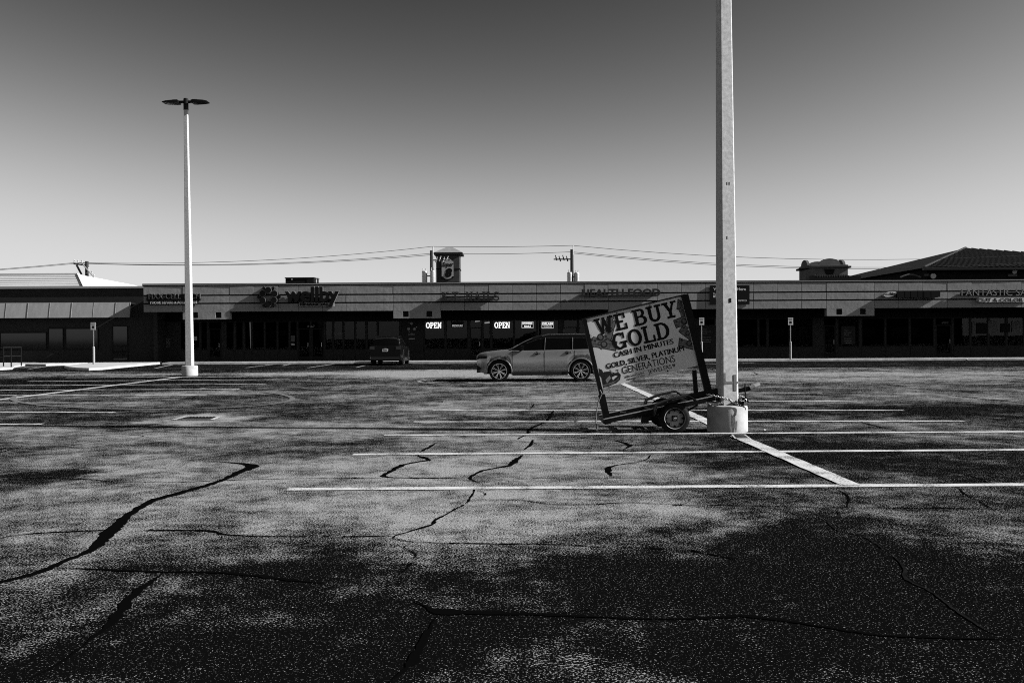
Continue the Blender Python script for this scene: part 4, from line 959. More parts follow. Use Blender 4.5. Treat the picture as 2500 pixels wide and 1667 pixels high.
# ---------------------------------------------------------------- disabled parking signs
def park_sign():
    r = empty('parking_sign', (0, 0, 0))
    MB().tube([(0, 0, 1.0), (0, 0, 2.55)], .03, 8).build('post', 'steel', r)
    MB().lathe([(.07, 0), (.07, 1.05), (.055, 1.09), (.03, 1.1)], (.0, 0, 0), (0, 0, 1), 14).build('sleeve', 'trim_light', r)
    pl = MB().box(-.155, .155, -.045, -.035, 2.12, 2.58).build('plate', 'white_paint', r)
    MB().box(-.075, .075, -.049, -.0455, 2.22, 2.37).build('symbol', 'poster_dark', pl)
    MB().box(-.12, .12, -.049, -.0455, 2.5, 2.55).build('word_bar', 'paint_grey', pl)
    MB().box(-.1, .1, -.049, -.0455, 2.43, 2.46).build('word_bar', 'paint_grey', pl)
    MB().box(-.1, .1, -.049, -.0455, 2.15, 2.17).build('word_bar', 'paint_grey', pl)
    return r
ps = park_sign()
for i, (px_, py_, z_, lab) in enumerate([(229, 889.5, KH, 'disabled parking sign on the kerb island at the left'), (1713, 877.5, KH, 'disabled parking sign between the trailer sign and the near lamp post'), (1930, 876.8, KH, 'disabled parking sign to the right of the near lamp post')]):
    o = ps if i == 0 else copy_tree(ps)
    g = G(px_, py_, z_)
    o.location = (g.x, g.y, z_); setp(o, lab, 'parking sign', 'disabled parking signs')
    sc = (g.y / F_PX * (py_ - (787 if i == 0 else 775.4))) / 2.58; o.scale = (sc, sc, sc)
# hand rail at far left
r = empty('hand_rail', G(20, 894), 'black metal hand rail at the left edge of the pavement', 'railing')
for (px_, yb) in [(-16, 894), (8.6, 894), (27.4, 895.5), (52, 892.5)]:
    g = G(px_, yb, KH); MB().tube([(g.x, g.y, KH - .02), (g.x, g.y, KH + 1.02)], .035, 8).build('post', 'black_metal', r)
ga, gb, gc = G(-60, 894, KH), G(8.6, 894, KH), G(52, 892.5, KH)
for h in (1.04, .55):
    MB().tube([(ga.x, ga.y, KH + h), (gb.x, gb.y, KH + h), (gc.x, gc.y, KH + h)], .03, 8).build('rail', 'black_metal', r)

# ---------------------------------------------------------------- drains
def drain(label, pts, m='black_paint'):
    P = [G(*p) for p in pts]; c = sum(P, Vector()) / 4
    r = empty('storm_drain', (c.x, c.y, 0), label, 'drain')
    o = [c + (p - c) * 1.28 for p in P]; b = MB()
    for i in range(4):
        j = (i + 1) % 4
        b.add([(o[i].x, o[i].y, .02), (o[j].x, o[j].y, .02), (P[j].x, P[j].y, .02), (P[i].x, P[i].y, .02)], [(0, 1, 2, 3)])
    b.build('surround', 'concrete', r)
    MB().add([(p.x, p.y, .014) for p in P], [(0, 1, 2, 3)]).build('grate', m, r)
    for k in range(1, 9):
        t = k / 9; a = P[0].lerp(P[1], t); b_ = P[3].lerp(P[2], t)
        MB().bar((a.x, a.y, .017), (b_.x, b_.y, .017), .025, .012).build('bar', 'black_metal', r)
drain('rectangular storm drain in a pale concrete surround in the left of the lot', [(430, 1026), (513, 1026), (531, 1019), (458, 1019)])
drain('small utility cover at the foot of the near lamp post', [(1797, 1072), (1828, 1072), (1817, 1064), (1790, 1064)])

# ---------------------------------------------------------------- lamp posts
def pole_w(z): return .305 - .0135 * z
def lamp_post():
    r = empty('lamp_post', (0, 0, 0)); b = MB(); k = 0
    zs_ = [.40, 2, 4, 6, 8, 10, 11.55]
    rings = []
    for z in zs_:
        h = pole_w(z) / 2; c = h * .2
        rings.append([(h - c, -h, z), (h, -h + c, z), (h, h - c, z), (h - c, h, z), (-h + c, h, z), (-h, h - c, z), (-h, -h + c, z), (-h + c, -h, z)])
    vs_ = [p for g in rings for p in g]; fs = []
    for i in range(len(zs_) - 1):
        for j in range(8): fs.append((i * 8 + j, i * 8 + (j + 1) % 8, (i + 1) * 8 + (j + 1) % 8, (i + 1) * 8 + j))
    fs.append(tuple(range(7, -1, -1))); fs.append(tuple((len(zs_) - 1) * 8 + j for j in range(8)))
    b.add(vs_, fs).build('shaft', 'concrete_pole', r)
    rr = .335
    MB().lathe([(rr, 0), (rr, .40), (rr - .012, .43), (rr - .04, .44)], (0, 0, 0), (0, 0, 1), 40).build('base_drum', 'concrete', r, smooth=40)
    MB().lathe([(.105, 11.4), (.105, 11.85), (.09, 11.9)], (0, 0, 0), (0, 0, 1), 16).build('tenon_cap', 'black_metal', r)
    for s_ in (-1, 1):
        arm = MB().box(*(sorted((s_ * .08, s_ * .36))), -.05, .05, 11.7, 11.8).build('arm', 'black_metal', r)
        hd = MB(); x0, x1 = s_ * .26, s_ * 1.02
        # flat LED head, thin at the far edge
        def sec(x, w, z0, z1): return [(x, -w, z0), (x, w, z0), (x, w, z1), (x, -w, z1)]
        secs = [sec(s_ * .28, .2, 11.68, 11.80), sec(s_ * .42, .21, 11.67, 11.81), sec(s_ * .8, .21, 11.69, 11.78), sec(s_ * .97, .19, 11.715, 11.745)]
        vs_ = [p for q in secs for p in q]; fs = [(0, 1, 2, 3), (12, 13, 14, 15)]
        for i in range(3):
            for j in range(4): fs.append((i * 4 + j, i * 4 + (j + 1) % 4, i * 4 + 4 + (j + 1) % 4, i * 4 + 4 + j))
        h = hd.add(vs_, fs).build('lamp_head', 'black_metal', r)
        MB().add([(s_ * .52, -.17, 11.670), (s_ * .52, .17, 11.670), (s_ * .82, .17, 11.686), (s_ * .82, -.17, 11.686)], [(0, 1, 2, 3)]).build('lens', 'lamp_clear', h)
        for i in range(4): MB().box(*(sorted((s_ * (.34 + .05 * i), s_ * (.36 + .05 * i)))), -.16, .16, 11.8, 11.83).build('cooling_fin', 'black_metal', h)
    return r
near = lamp_post()
far = copy_tree(near)
NP = Vector((VX(1775.7, 15.27, 1000), 15.27, 0)); near.location = NP; near.rotation_euler = (0, R(-.28), R(9))
g = G(456.5, 918); far.location = (g.x, g.y + .35, 0); far.rotation_euler = (0, R(-.42), R(-1))
setp(near, 'tall pale concrete lamp post rising out of the picture beside the trailer sign', 'lamp post', 'parking lot lamp posts')
setp(far, 'pale concrete lamp post with two dark lamp heads standing left in the lot', 'lamp post', 'parking lot lamp posts')
# tape, plate and holes on the near post (in the post's own frame, front face looks to -y)
def on_near(name, x0, x1, z0, z1, m, d=.004):
    y = -pole_w((z0 + z1) / 2) / 2 - .001
    return MB().box(x0, x1, y - d, y, z0, z1).build(name, m, near)
on_near('tape_strip', -.12, .13, .80, .835, 'tape'); on_near('tape_strip', .055, .1, .68, .95, 'tape', .006); on_near('tape_strip', -.122, -.085, .8, .98, 'tape', .006)
mb_ = MB(); y = -pole_w(.9) / 2 - .008; mb_.add([(-.11, y, .79), (-.05, y, .80), (-.10, y, .89)], [(0, 1, 2)]).build('tape_strip', 'tape', near)
on_near('number_plate', -.005, .03, 2.15, 2.22, 'black_paint', .006)
for (x_, z_) in [(-.02, 4.1), (.02, 4.1), (-.03, 3.2)]: on_near('bolt_hole', x_ - .006, x_ + .006, z_, z_ + .05, 'black_paint', .002)
# chipped render on the drum
mat('stain', 0.2, 0.9, var=0.8, scale=25, detail=6)
for (a0, a1, z0, z1, m_) in [(60, 72, .03, .33, 'stain'), (66, 78, .02, .22, 'stain')]:
    b = MB(); n = 6; pts = []
    for i in range(n + 1):
        t = R(-90 + (a0 - 90 + 30) + (a1 - a0) * i / n - 12)
        pts.append(((.3365) * math.cos(t), .3365 * math.sin(t), z1 + random.uniform(-.09, .04)))
    low = [(p[0], p[1], z0 + random.uniform(-.02, .12)) for p in pts]
    b.add(pts + low, [(i, i + 1, n + 2 + i, n + 1 + i) for i in range(n)]).build('stain_patch', m_, near)

# ---------------------------------------------------------------- trailer with the tilted sign
TRY = 15.52; TH = R(11.6); ac, as_ = math.cos(TH), math.sin(TH)
OX, OZ = 2.66, .415
def T(a, y, c): return Vector((OX + a * ac - c * as_, TRY + y, OZ + a * as_ + c * ac))
tr = empty('sign_trailer', (OX, TRY, 0), 'small black two-wheel trailer tipped up with its tongue chained to the lamp post', 'trailer')
UPT = Vector((-as_, 0, ac))
for s_ in (-.4, .4):
    MB().bar(T(-1.16, s_, 0), T(.72, s_, 0), .045, .075, UPT).build('side_rail', 'black_metal', tr)
    MB().bar(T(-1.16, s_, .041), T(.72, s_, .041), .052, .012, UPT).build('rail_lit_edge', 'trim_light', tr)  # pale colour paints in the sunlit upper edge of the black rail
    MB().bar(T(.70, s_, 0), T(1.05, s_ * .12, .0), .045, .07, UPT).build('draw_bar', 'black_metal', tr)
for a_ in (-1.14, -.35, .3, .7): MB().bar(T(a_, -.38, -.01), T(a_, .38, -.01), .06, .06, UPT).build('cross_member', 'black_metal', tr)
MB().bar(T(.6, 0, .0), T(1.42, 0, .0), .06, .07, UPT).build('tongue', 'black_metal', tr)
MB().bar(T(.6, 0, .039), T(1.3, 0, .039), .05, .006, UPT).build('tongue_flange', 'galvanised', tr)
MB().bar(T(.3, -.2, .09), T(.82, -.2, .09), .09, .1, UPT).build('tool_tube', 'black_metal', tr)
cpl = MB().tube([T(1.42, 0, .0), T(1.5, 0, .02), T(1.6, 0, .03)], .05, 10, rs=[.045, .05, .035]).build('coupler', 'galvanised', tr)
MB().bar(T(1.46, 0, .06), T(1.58, 0, .09), .03, .02, UPT).build('latch', 'steel', cpl)
jk = T(1.32, -.06, 0)
MB().tube([(jk.x, jk.y, jk.z + .1), (jk.x + .01, jk.y, .455)], .012, 6).build('jack_leg', 'black_metal', tr)
MB().bar((OX, TRY - .62, .25), (OX, TRY + .62, .25), .05, .05).build('axle', 'black_metal', tr)
for s_ in (-.4, .4):
    pts = [T(-.42, s_, -.05), T(-.2, s_, -.12), T(0, s_, -.15), T(.2, s_, -.12), T(.42, s_, -.05)]
    MB().tube(pts, .022, 6).build('leaf_spring', 'black_metal', tr)
    MB().bar(T(-.44, s_, -.02), T(-.44, s_, -.14), .05, .09, (1, 0, 0)).build('spring_hanger', 'black_metal', tr)
def twheel(y, sgn, label=None):
    o = (OX, y, .25); n = (0, sgn, 0)
    t = MB().lathe([(.14, -.07), (.2, -.075), (.24, -.06), (.252, -.03), (.254, 0), (.252, .03), (.24, .06), (.2, .075), (.14, .07)], o, n, 32, False).build('wheel', 'rubber', tr, smooth=50)
    for k_ in (-.02, .02): MB().lathe([(.2545, k_ - .006), (.249, k_), (.2545, k_ + .006)], o, n, 32, False).build('tread_groove', 'black_paint', t)
    MB().lathe([(.165, .072), (.172, .078), (.165, .06), (.15, .045), (.145, .03), (.12, .022), (.07, .03), (.05, .03)], o, n, 32, 'end').build('rim', 'wheel_white', t, smooth=40)
    b = MB()
    for i in range(8):
        a_ = 2 * math.pi * i / 8; c, q = math.cos(a_), math.sin(a_)
        p = [(r_ * math.cos(a_ + d), r_ * math.sin(a_ + d)) for r_, d in ((.145, -.17), (.145, .17), (.105, 0))]
        b.prism([(OX + u, y + sgn * .036, .25 + v) for u, v in p], (0, sgn * .004, 0))
    b.build('rim_slots', 'black_paint', t)
    MB().box(OX - .045, OX + .045, min(y + sgn * .03, y + sgn * .038), max(y + sgn * .03, y + sgn * .038), .205, .295).build('hub_plate', 'black_metal', t)
    MB().lathe([(.035, .03), (.034, .08), (.022, .1), (.005, .105)], o, n, 18).build('hub_cap', 'chrome', t, smooth=40)
twheel(TRY - .56, -1); twheel(TRY + .56, 1)
for s_ in (-1, 1):                         # angular mudguards
    yc = TRY + s_ * .56; P = [T(-.36, 0, -.03), T(-.27, 0, .13), T(-.02, 0, .17), T(.26, 0, .17), T(.38, 0, .05)]
    b = MB()
    for i in range(4):
        u, w = P[i], P[i + 1]
        b.add([(u.x, yc - .11, u.z), (u.x, yc + .11, u.z), (w.x, yc + .11, w.z), (w.x, yc - .11, w.z), (u.x, yc - .11, u.z - .012), (u.x, yc + .11, u.z - .012), (w.x, yc + .11, w.z - .012), (w.x, yc - .11, w.z - .012)],
              [(0, 1, 2, 3), (4, 7, 6, 5), (0, 3, 7, 4), (1, 5, 6, 2), (0, 4, 5, 1), (3, 2, 6, 7)])
    o = b.build('mudguard', 'black_metal', tr)
    for s2 in (-.11, .11): MB().tube([(q.x, yc + s2, q.z - .012) for q in P], .012, 6).build('rolled_edge', 'black_metal', o)
MB().box(T(-.85, 0, 0).x, T(-.85, 0, 0).x + .09, TRY - .2, TRY - .1, T(-.62, 0, .03).z - .06, T(-.62, 0, .03).z).build('tail_lamp', 'lamp_red', tr)
MB().box(T(-.48, 0, 0).x - .06, T(-.48, 0, 0).x + .06, TRY - .52, TRY - .42, T(-.48, 0, -.16).z, T(-.48, 0, -.04).z).build('lamp_box', 'black_metal', tr)

# board
BY = 15.3; BT = R(13.0); A_ = Vector((math.cos(BT), 0, math.sin(BT))); C_ = Vector((-math.sin(BT), 0, math.cos(BT))); N_ = Vector((0, -1, 0))
BC = Vector((2.2125, BY, 1.505)); BW, BH = 1.72, 1.2
TL = BC - A_ * BW / 2 + C_ * BH / 2
def Bd(u, v, d=0.0): return TL + A_ * u - C_ * v + N_ * d
bs = empty('sign_board', (BC.x, BY, .2), 'tilted WE BUY GOLD board with printed banknotes on the black trailer', 'sign')
bd = MB().prism([Bd(0, 0), Bd(BW, 0), Bd(BW, BH), Bd(0, BH)], N_ * -.02).build('board', 'board_white', bs)
MB().bar(Bd(-.02, -.008, .004), Bd(BW, -.008, .004), .04, .022, C_).build('top_edge', 'black_metal', bs)
pb = Vector((1.60, BY + .02, .17)); MB().bar(pb, Bd(-.028, -.012, -.0), .075, .07, A_).build('post', 'black_metal', bs)
pb2 = Vector((3.325, BY + .02, .55)); MB().bar(pb2, Bd(BW - .012, -.012, -.0), .07, .12, A_).build('post', 'black_metal', bs)
MB().bar(Vector((1.607, BY, .13)), Vector((1.607, BY, .13)) + (Bd(-.028, 0) - pb).normalized() * .5, .1, .11, A_).build('sleeve', 'black_metal', bs)
MB().bar(Vector((3.10, BY + .05, .58)), Vector((3.07, BY + .05, 1.02)), .06, .07, A_).build('brace', 'black_metal', bs)
FB = (TL, A_, C_, -N_ * -1)
FB = (TL, A_, C_, N_)
def bt(txt, u0, u1, vb, cap, m='print_black', bold=0.0, shear=0.0, name='lettering', slab_=False, d=.0022):
    b = MB(); fr = (TL + N_ * .0006, A_, C_, N_)
    if slab_: slab_into(b, txt, fr, u0, u1, -vb, cap, d, .05)
    else:
        for i_, e_ in enumerate((0, -1, 1) if bold > 0 else (0,)): text_into(b, txt, fr, u0 + e_ * bold * .35, u1 + e_ * bold * .35, -vb, cap, d + i_ * .0002, 0.0, shear)
    return split_build(b, fr, 'letter', m, bs) if cap > .05 else b.build(name, m, bs)
def patch(pts, m, d, name='printed_picture', parent=None):
    return MB().prism([Bd(u, v, .0003 + d * .3) for u, v in pts], N_ * -.00015).build(name, m, parent or bs)
# banknotes and watch, simple stand-ins in the print's tones
def note(cx, cy, w, h, ang, d, par=None):
    c, s_ = math.cos(R(ang)), math.sin(R(ang)); f = lambda x, y: (min(max(cx + x * c - y * s_, .004), BW - .075), min(max(cy + x * s_ + y * c, .006), BH - .006))
    q = lambda x0, y0, x1, y1: [f(x0, y0), f(x1, y0), f(x1, y1), f(x0, y1)]
    o = patch(q(-w / 2, -h / 2, w / 2, h / 2), 'print_dark', d, 'printed_banknote')
    patch(q(-w * .46, -h * .4, w * .46, h * .4), 'print_mid', d + .0009, 'banknote_field', o)
    patch([f(w * .14 * math.cos(t), h * .36 * math.sin(t)) for t in [2 * math.pi * i / 16 for i in range(16)]], 'print_dark', d + .0018, 'banknote_oval', o)
    patch([f(w * .08 * math.cos(t), h * .24 * math.sin(t)) for t in [2 * math.pi * i / 14 for i in range(14)]], 'print_mid', d + .0027, 'banknote_oval', o)
    for x_ in (-.36, .36): patch(q(w * (x_ - .05), -h * .3, w * (x_ + .05), -h * .12), 'print_dark', d + .0018, 'banknote_corner', o)
    return o
note(.17, .36, .42, .17, -18, .0006); note(.20, .49, .44, .17, 22, .0012); note(.35, .27, .34, .15, -62, .0009); note(.36, .13, .2, .1, -40, .0008); note(.13, .46, .2, .1, 60, .0015)
note(1.60, .42, .34, .15, -6, .0006); note(1.62, .63, .3, .15, 48, .0012); note(1.60, .80, .36, .15, 20, .0009); note(1.61, .14, .13, .18, 20, .0007); note(1.62, .27, .12, .16, -10, .0008); note(1.58, .50, .2, .1, 50, .0014)
patch([(.01, .27), (.09, .235), (.2, .25), (.26, .33), (.16, .36), (.03, .31)], 'board_white', .0021, 'printed_paper')
w_ = patch([(.03, .97), (.10, .94), (.2, .955), (.27, 1.0), (.33, 1.0), (.36, 1.05), (.33, 1.13), (.26, 1.17), (.12, 1.195), (.02, 1.195)], 'print_dark', .0006, 'printed_watch')
patch([(.02, .86), (.07, .9), (.09, .98), (.03, 1.03), (.006, .98)], 'print_dark', .0009, 'watch_strap', w_)
patch([(.09, 1.08), (.17, 1.02), (.185, 1.07), (.10, 1.14)], 'print_light', .0018, 'watch_face', w_)
patch([(.2, 1.06), (.27, 1.045), (.3, 1.06), (.21, 1.11)], 'board_white', .0018, 'watch_gap', w_)
patch([(.03, 1.15), (.25, 1.13), (.32, 1.09), (.31, 1.12), (.2, 1.17), (.03, 1.18)], 'print_mid', .002, 'watch_band', w_)
patch([(.285, .955), (.33, .95), (.345, .965), (.33, .975), (.335, 1.02), (.32, 1.02), (.315, .975), (.29, .97)], 'print_mid', .0015, 'watch_crown', w_)
patch([(.19, .93), (.205, .92), (.235, 1.0), (.22, 1.005)], 'print_light', .0022, 'watch_hand', w_)
bt('WE', .118, .66, .322, .278, slab_=True); bt('BUY', .775, 1.535, .322, .278, slab_=True)
bt('GOLD', .345, 1.325, .64, .288, slab_=True)
bt('CASH IN MINUTES', .32, 1.345, .748, .086, bold=.013); bt('GOLD, SILVER, PLATINUM', .155, 1.49, .905, .088, bold=.013)
bt('GENERATIONS', .395, 1.307, 1.05, .118)
bt('JEWELERS', .815, 1.222, 1.143, .068)
bt('6202 Central City Blvd.', .42, .75, 1.122, .03, 'print_black'); bt('Galveston, TX 77551', .445, .745, 1.168, .03, 'print_black')
patch([(.396, 1.078), (.815, 1.080), (.815, 1.084), (.396, 1.082)], 'print_black', .0012, 'printed_rule')
dm = patch([(1.232, 1.095), (1.245, 1.078), (1.277, 1.078), (1.29, 1.095), (1.261, 1.138)], 'print_black', .0012, 'printed_gem')
patch([(1.243, 1.094), (1.25, 1.084), (1.272, 1.084), (1.279, 1.094)], 'print_light', .0022, 'gem_facet', dm); patch([(1.246, 1.099), (1.276, 1.099), (1.261, 1.122)], 'print_light', .0022, 'gem_facet', dm)
for (u, v) in [(.53, .03), (1.1, .03), (.56, 1.18), (1.14, 1.17)]:
    MB().lathe([(.012, 0), (.012, .006), (.004, .01)], Bd(u, v, .002), (0, -1, 0), 10).build('bolt', 'black_metal', bs)

# chain round the post, cable and odds and ends
def chain(label, pts, link=.05, r=.007):
    P = [Vector(p) for p in pts]; L = [0]
    for i in range(1, len(P)): L.append(L[-1] + (P[i] - P[i - 1]).length)
    def at(s_):
        for i in range(1, len(P)):
            if s_ <= L[i]: t = (s_ - L[i - 1]) / (L[i] - L[i - 1]); return P[i - 1].lerp(P[i], t), (P[i] - P[i - 1]).normalized()
        return P[-1], (P[-1] - P[-2]).normalized()
    b = MB(); n = int(L[-1] / (link * .72))
    for k_ in range(n):
        c, d = at((k_ + .5) * link * .72); s1 = d.orthogonal().normalized(); s2 = d.cross(s1); sd = (s1 + s2).normalized() if k_ % 2 else (s1 - s2).normalized()
        ring = [c + d * (link * .5 * math.cos(R(a_))) + sd * (link * .3 * math.sin(R(a_))) for a_ in range(0, 361, 45)]
        b.tube(ring, r, 5, False)
    o = b.build('chain', 'galvanised', smooth=60); return tag(o, label, 'chain')
e = .2
chain('steel chain looped round the near lamp post holding the trailer tongue', [(3.24, 15.2, .62), (3.36, 15.1, .60), (3.46, 15.07, .575), (3.56, 15.05, .545), (3.68, 15.06, .49), (3.78, 15.07, .47), (3.86, 15.14, .52), (3.89, 15.3, .56), (3.86, 15.46, .58), (3.7, 15.47, .6)])
chain('second chain end hanging from the trailer frame by the post', [(3.2, 15.12, .5), (3.3, 15.08, .455), (3.42, 15.08, .47), (3.5, 15.1, .5)], .045, .006)
b = MB(); pts = []
for i in range(70):
    t = i / 70 * 2 * math.pi * 6
    pts.append((3.815 + .07 * math.cos(t) * (1 - .3 * math.sin(i * .7)), 15.07 + .05 * math.sin(t * 1.3), .46 + .09 * (.5 + .5 * math.sin(t * .63 + 1)) + .012 * math.sin(i)))
o = b.tube(pts, .011, 5).build('cable_bundle', 'black_metal'); tag(o, 'tangled dark cable bundle at the foot of the near lamp post', 'cable')
pk = empty('padlock', (3.85, 15.02, .45), 'bright padlock on the drum at the right foot of the near lamp post', 'padlock')
MB().box(3.82, 3.875, 15.0, 15.03, .445, .5).build('body', 'steel', pk); MB().tube([(3.83, 15.015, .5), (3.832, 15.015, .54), (3.848, 15.015, .555), (3.863, 15.015, .54), (3.865, 15.015, .5)], .006, 6).build('shackle', 'chrome', pk)
o = MB().tube([(3.56, 14.98, .56), (3.6, 14.95, .5), (3.66, 14.93, .455), (3.72, 14.93, .448), (3.8, 14.925, .435), (3.82, 14.92, .41), (3.82, 14.918, .38)], .008, 6).build('loose_cable', 'black_metal'); tag(o, 'thin loose cable drooping over the front of the lamp post drum', 'cable')
o = MB().tube([(1.47, 15.26, .7), (1.5, 15.24, .64), (1.44, 15.25, .5), (1.41, 15.25, .33), (1.4, 15.25, .17), (1.41, 15.25, .02)], .01, 6).build('tie_rope', 'tape'); tag(o, 'frayed rope hanging from the left end of the tilted board', 'rope')
o = MB().bar((1.02, 15.3, .165), (1.42, 15.36, .27), .025, .015).build('loose_strap', 'galvanised'); o.parent = tr; o.location = o.location - WL[tr]

# ---------------------------------------------------------------- vehicles
def interp(tab, s_):
    for i in range(1, len(tab)):
        if s_ <= tab[i][0]:
            t = (s_ - tab[i - 1][0]) / (tab[i][0] - tab[i - 1][0]); t = t * t * (3 - 2 * t) if len(tab[0]) > 2 else t
            return tab[i - 1][1] + (tab[i][1] - tab[i - 1][1]) * t
    return tab[-1][1]
def make_car(name, P):
    """built at the origin: nose at x=0, tail at x=L, y across, then placed"""
    r = empty(name, (0, 0, 0)); L = P['L']; hw = P['hw']; wf, wr, rad = P['wf'], P['wr'], P['rad']; ar = rad * 1.17
    st = sorted(set([0, .03, .08, .16, .28, .45] + [wf + ar * math.cos(R(a_)) for a_ in range(0, 181, 12)] + [wr + ar * math.cos(R(a_)) for a_ in range(0, 181, 12)] +
                    [wf - ar - .04, wf + ar + .04, wr - ar - .04, wr + ar + .04] + [1.6 + .2 * i for i in range(int((L - 1.8) / .2))] + [L - .4, L - .22, L - .1, L - .03, L]))
    st = [s_ for s_ in st if 0 <= s_ <= L]
    def zb(s_):
        z = P['rock'] + (P['nose_lift'] * max(0, 1 - s_ / .5) + P['tail_lift'] * max(0, 1 - (L - s_) / .5))
        for w in (wf, wr):
            d = abs(s_ - w)
            if d < ar: z = max(z, rad + math.sqrt(max(0, ar * ar - d * d)))
        return z
    def wt(s_): return hw * interp(P['plan'], s_)
    rows = []
    for s_ in st:
        zt = interp(P['belt'], s_); b0 = min(zb(s_), zt - .12); w = wt(s_); fx = interp(P['front_tuck'], s_) if 'front_tuck' in P else 0
        zmid = b0 + (zt - b0) * .42; zsh = zt - .10
        sec = [(s_, w * .93, b0), (s_, w * .985, max(b0 + .02, min(b0 + .14, zmid))), (s_, w * 1.0, zmid), (s_, w * .99, max(zmid + .01, zsh)), (s_, w * .955, zt - .025), (s_, w * .90, zt), (s_, w * .5, zt + P['crown'] * .8), (s_, 0, zt + P['crown'])]
        rows.append(sec)
    vs_, fs = [], []; m_ = 8; full = 2 * m_ - 1
    for sec in rows:
        vs_ += [(x_, -y_, z_) for x_, y_, z_ in sec] + [(x_, y_, z_) for x_, y_, z_ in reversed(sec[:-1])]
    for i in range(len(rows) - 1):
        for j in range(full - 1): fs.append((i * full + j, i * full + j + 1, (i + 1) * full + j + 1, (i + 1) * full + j))
    fs.append(tuple(range(full))); fs.append(tuple((len(rows) - 1) * full + j for j in range(full - 1, -1, -1)))
    body = MB().add(vs_, fs).build('body', P['paint'], r, smooth=38)
    # dark liners inside the arches and the floor pan
    MB().box(.25, L - .25, -hw * .8, hw * .8, P['rock'] + .03, P['rock'] + .32).build('floor_pan', 'black_paint', r)
    for w in (wf, wr): MB().box(w - ar, w + ar, -hw * .86, hw * .86, P['rock'] + .1, rad + ar * .98).build('arch_liner', 'black_paint', r)
    # glasshouse
    g0, g1 = P['g0'], P['g1']; gs = [g0 + (g1 - g0) * i / 26 for i in range(27)]; vs_, fs, rv, rfz = [], [], [], []; m_ = 5; full = 9
    for s_ in gs:
        zt = interp(P['belt'], s_) - .01; zr = max(zt + .005, interp(P['roof'], s_)); t = min(1.0, (zr - zt) / .35); w0 = wt(s_) * .90; w1 = w0 - (w0 - hw * P['rw']) * t
        sec = [(s_, w0, zt - .02), (s_, w0 + (w1 - w0) * .55, zt + (zr - zt) * .6), (s_, w1, zr - .05 * t), (s_, w1 * .86, zr), (s_, 0, zr + .035 * t)]
        vs_ += [(x_, -y_, z_) for x_, y_, z_ in sec] + [(x_, y_, z_) for x_, y_, z_ in reversed(sec[:-1])]
    for i in range(26):
        for j in range(8): fs.append((i * 9 + j, i * 9 + j + 1, (i + 1) * 9 + j + 1, (i + 1) * 9 + j))
    fs.append(tuple(range(9))); fs.append(tuple(26 * 9 + j for j in range(8, -1, -1)))
    gh = MB().add(vs_, fs).build('glasshouse', 'car_glass', r, smooth=30)
    def side(s_, f, sgn, o=.006):               # a point on the side glass: f from belt 0 to roof 1
        zt = interp(P['belt'], s_) - .01; zr = max(zt + .005, interp(P['roof'], s_)); t = min(1.0, (zr - zt) / .35); w0 = wt(s_) * .90; w1 = w0 - (w0 - hw * P['rw']) * t
        q = [(0, w0, zt - .02), (.6, w0 + (w1 - w0) * .55, zt + (zr - zt) * .6), (1, w1, zr - .05 * t)]
        for i in (1, 2):
            if f <= q[i][0]:
                k_ = (f - q[i - 1][0]) / (q[i][0] - q[i - 1][0]); return Vector((s_, sgn * (q[i - 1][1] + (q[i][1] - q[i - 1][1]) * k_ + o), q[i - 1][2] + (q[i][2] - q[i - 1][2]) * k_))
    # roof skin
    vs_, fs = [], []; rs_ = [P['r0'] + (P['r1'] - P['r0']) * i / 14 for i in range(15)]
    for s_ in rs_:
        zr = interp(P['roof'], s_); zt = interp(P['belt'], s_); t = min(1.0, (zr - zt) / .35); w0 = wt(s_) * .90; w1 = w0 - (w0 - hw * P['rw']) * t
        sec = [(s_, w1 + .012, zr - .10 * t), (s_, w1 + .010, zr - .045 * t), (s_, w1 * .87, zr + .012), (s_, 0, zr + .047)]
        vs_ += [(x_, -y_, z_) for x_, y_, z_ in sec] + [(x_, y_, z_) for x_, y_, z_ in reversed(sec[:-1])]
    for i in range(14):
        for j in range(6): fs.append((i * 7 + j, i * 7 + j + 1, (i + 1) * 7 + j + 1, (i + 1) * 7 + j))
    MB().add(vs_, fs).build('roof', P['roof_paint'], r, smooth=40)
    for sgn in (-1, 1):
        for s_, s2 in P['pillars']:
            MB().tube([side(s_ + (s2 - s_) * i / 5, i / 5 * .93, sgn, .004) for i in range(6)], P.get('pw', .022), 5).build('pillar', P['pillar_paint'], r)
        if P['trim']:
            MB().tube([side(s_, .90, sgn, .008) for s_ in [P['trim'][0] + (P['trim'][1] - P['trim'][0]) * i / 16 for i in range(17)]], .009, 5).build('window_trim', 'chrome', r)
            MB().tube([Vector((s_, sgn * (hw * P['rw'] - .02), interp(P['roof'], s_) + .05 * (1 if i not in (0, 12) else .3))) for i, s_ in enumerate([P['rail'][0] + (P['rail'][1] - P['rail'][0]) * i / 12 for i in range(13)])], .02, 6).build('roof_rail', P['rail_paint'], r)
        for s_ in P['doors']:                    # shut lines
            q = [(s_, sgn * (wt(s_) * k_ + .0015), z_) for k_, z_ in ((.955, interp(P['belt'], s_) - .03), (.99, interp(P['belt'], s_) - .10), (1.0, zb(s_) + (interp(P['belt'], s_) - zb(s_)) * .42), (.985, zb(s_) + .13), (.94, zb(s_) + .02))]
            MB().tube(q, .006, 4).build('shut_line', 'black_paint', r)
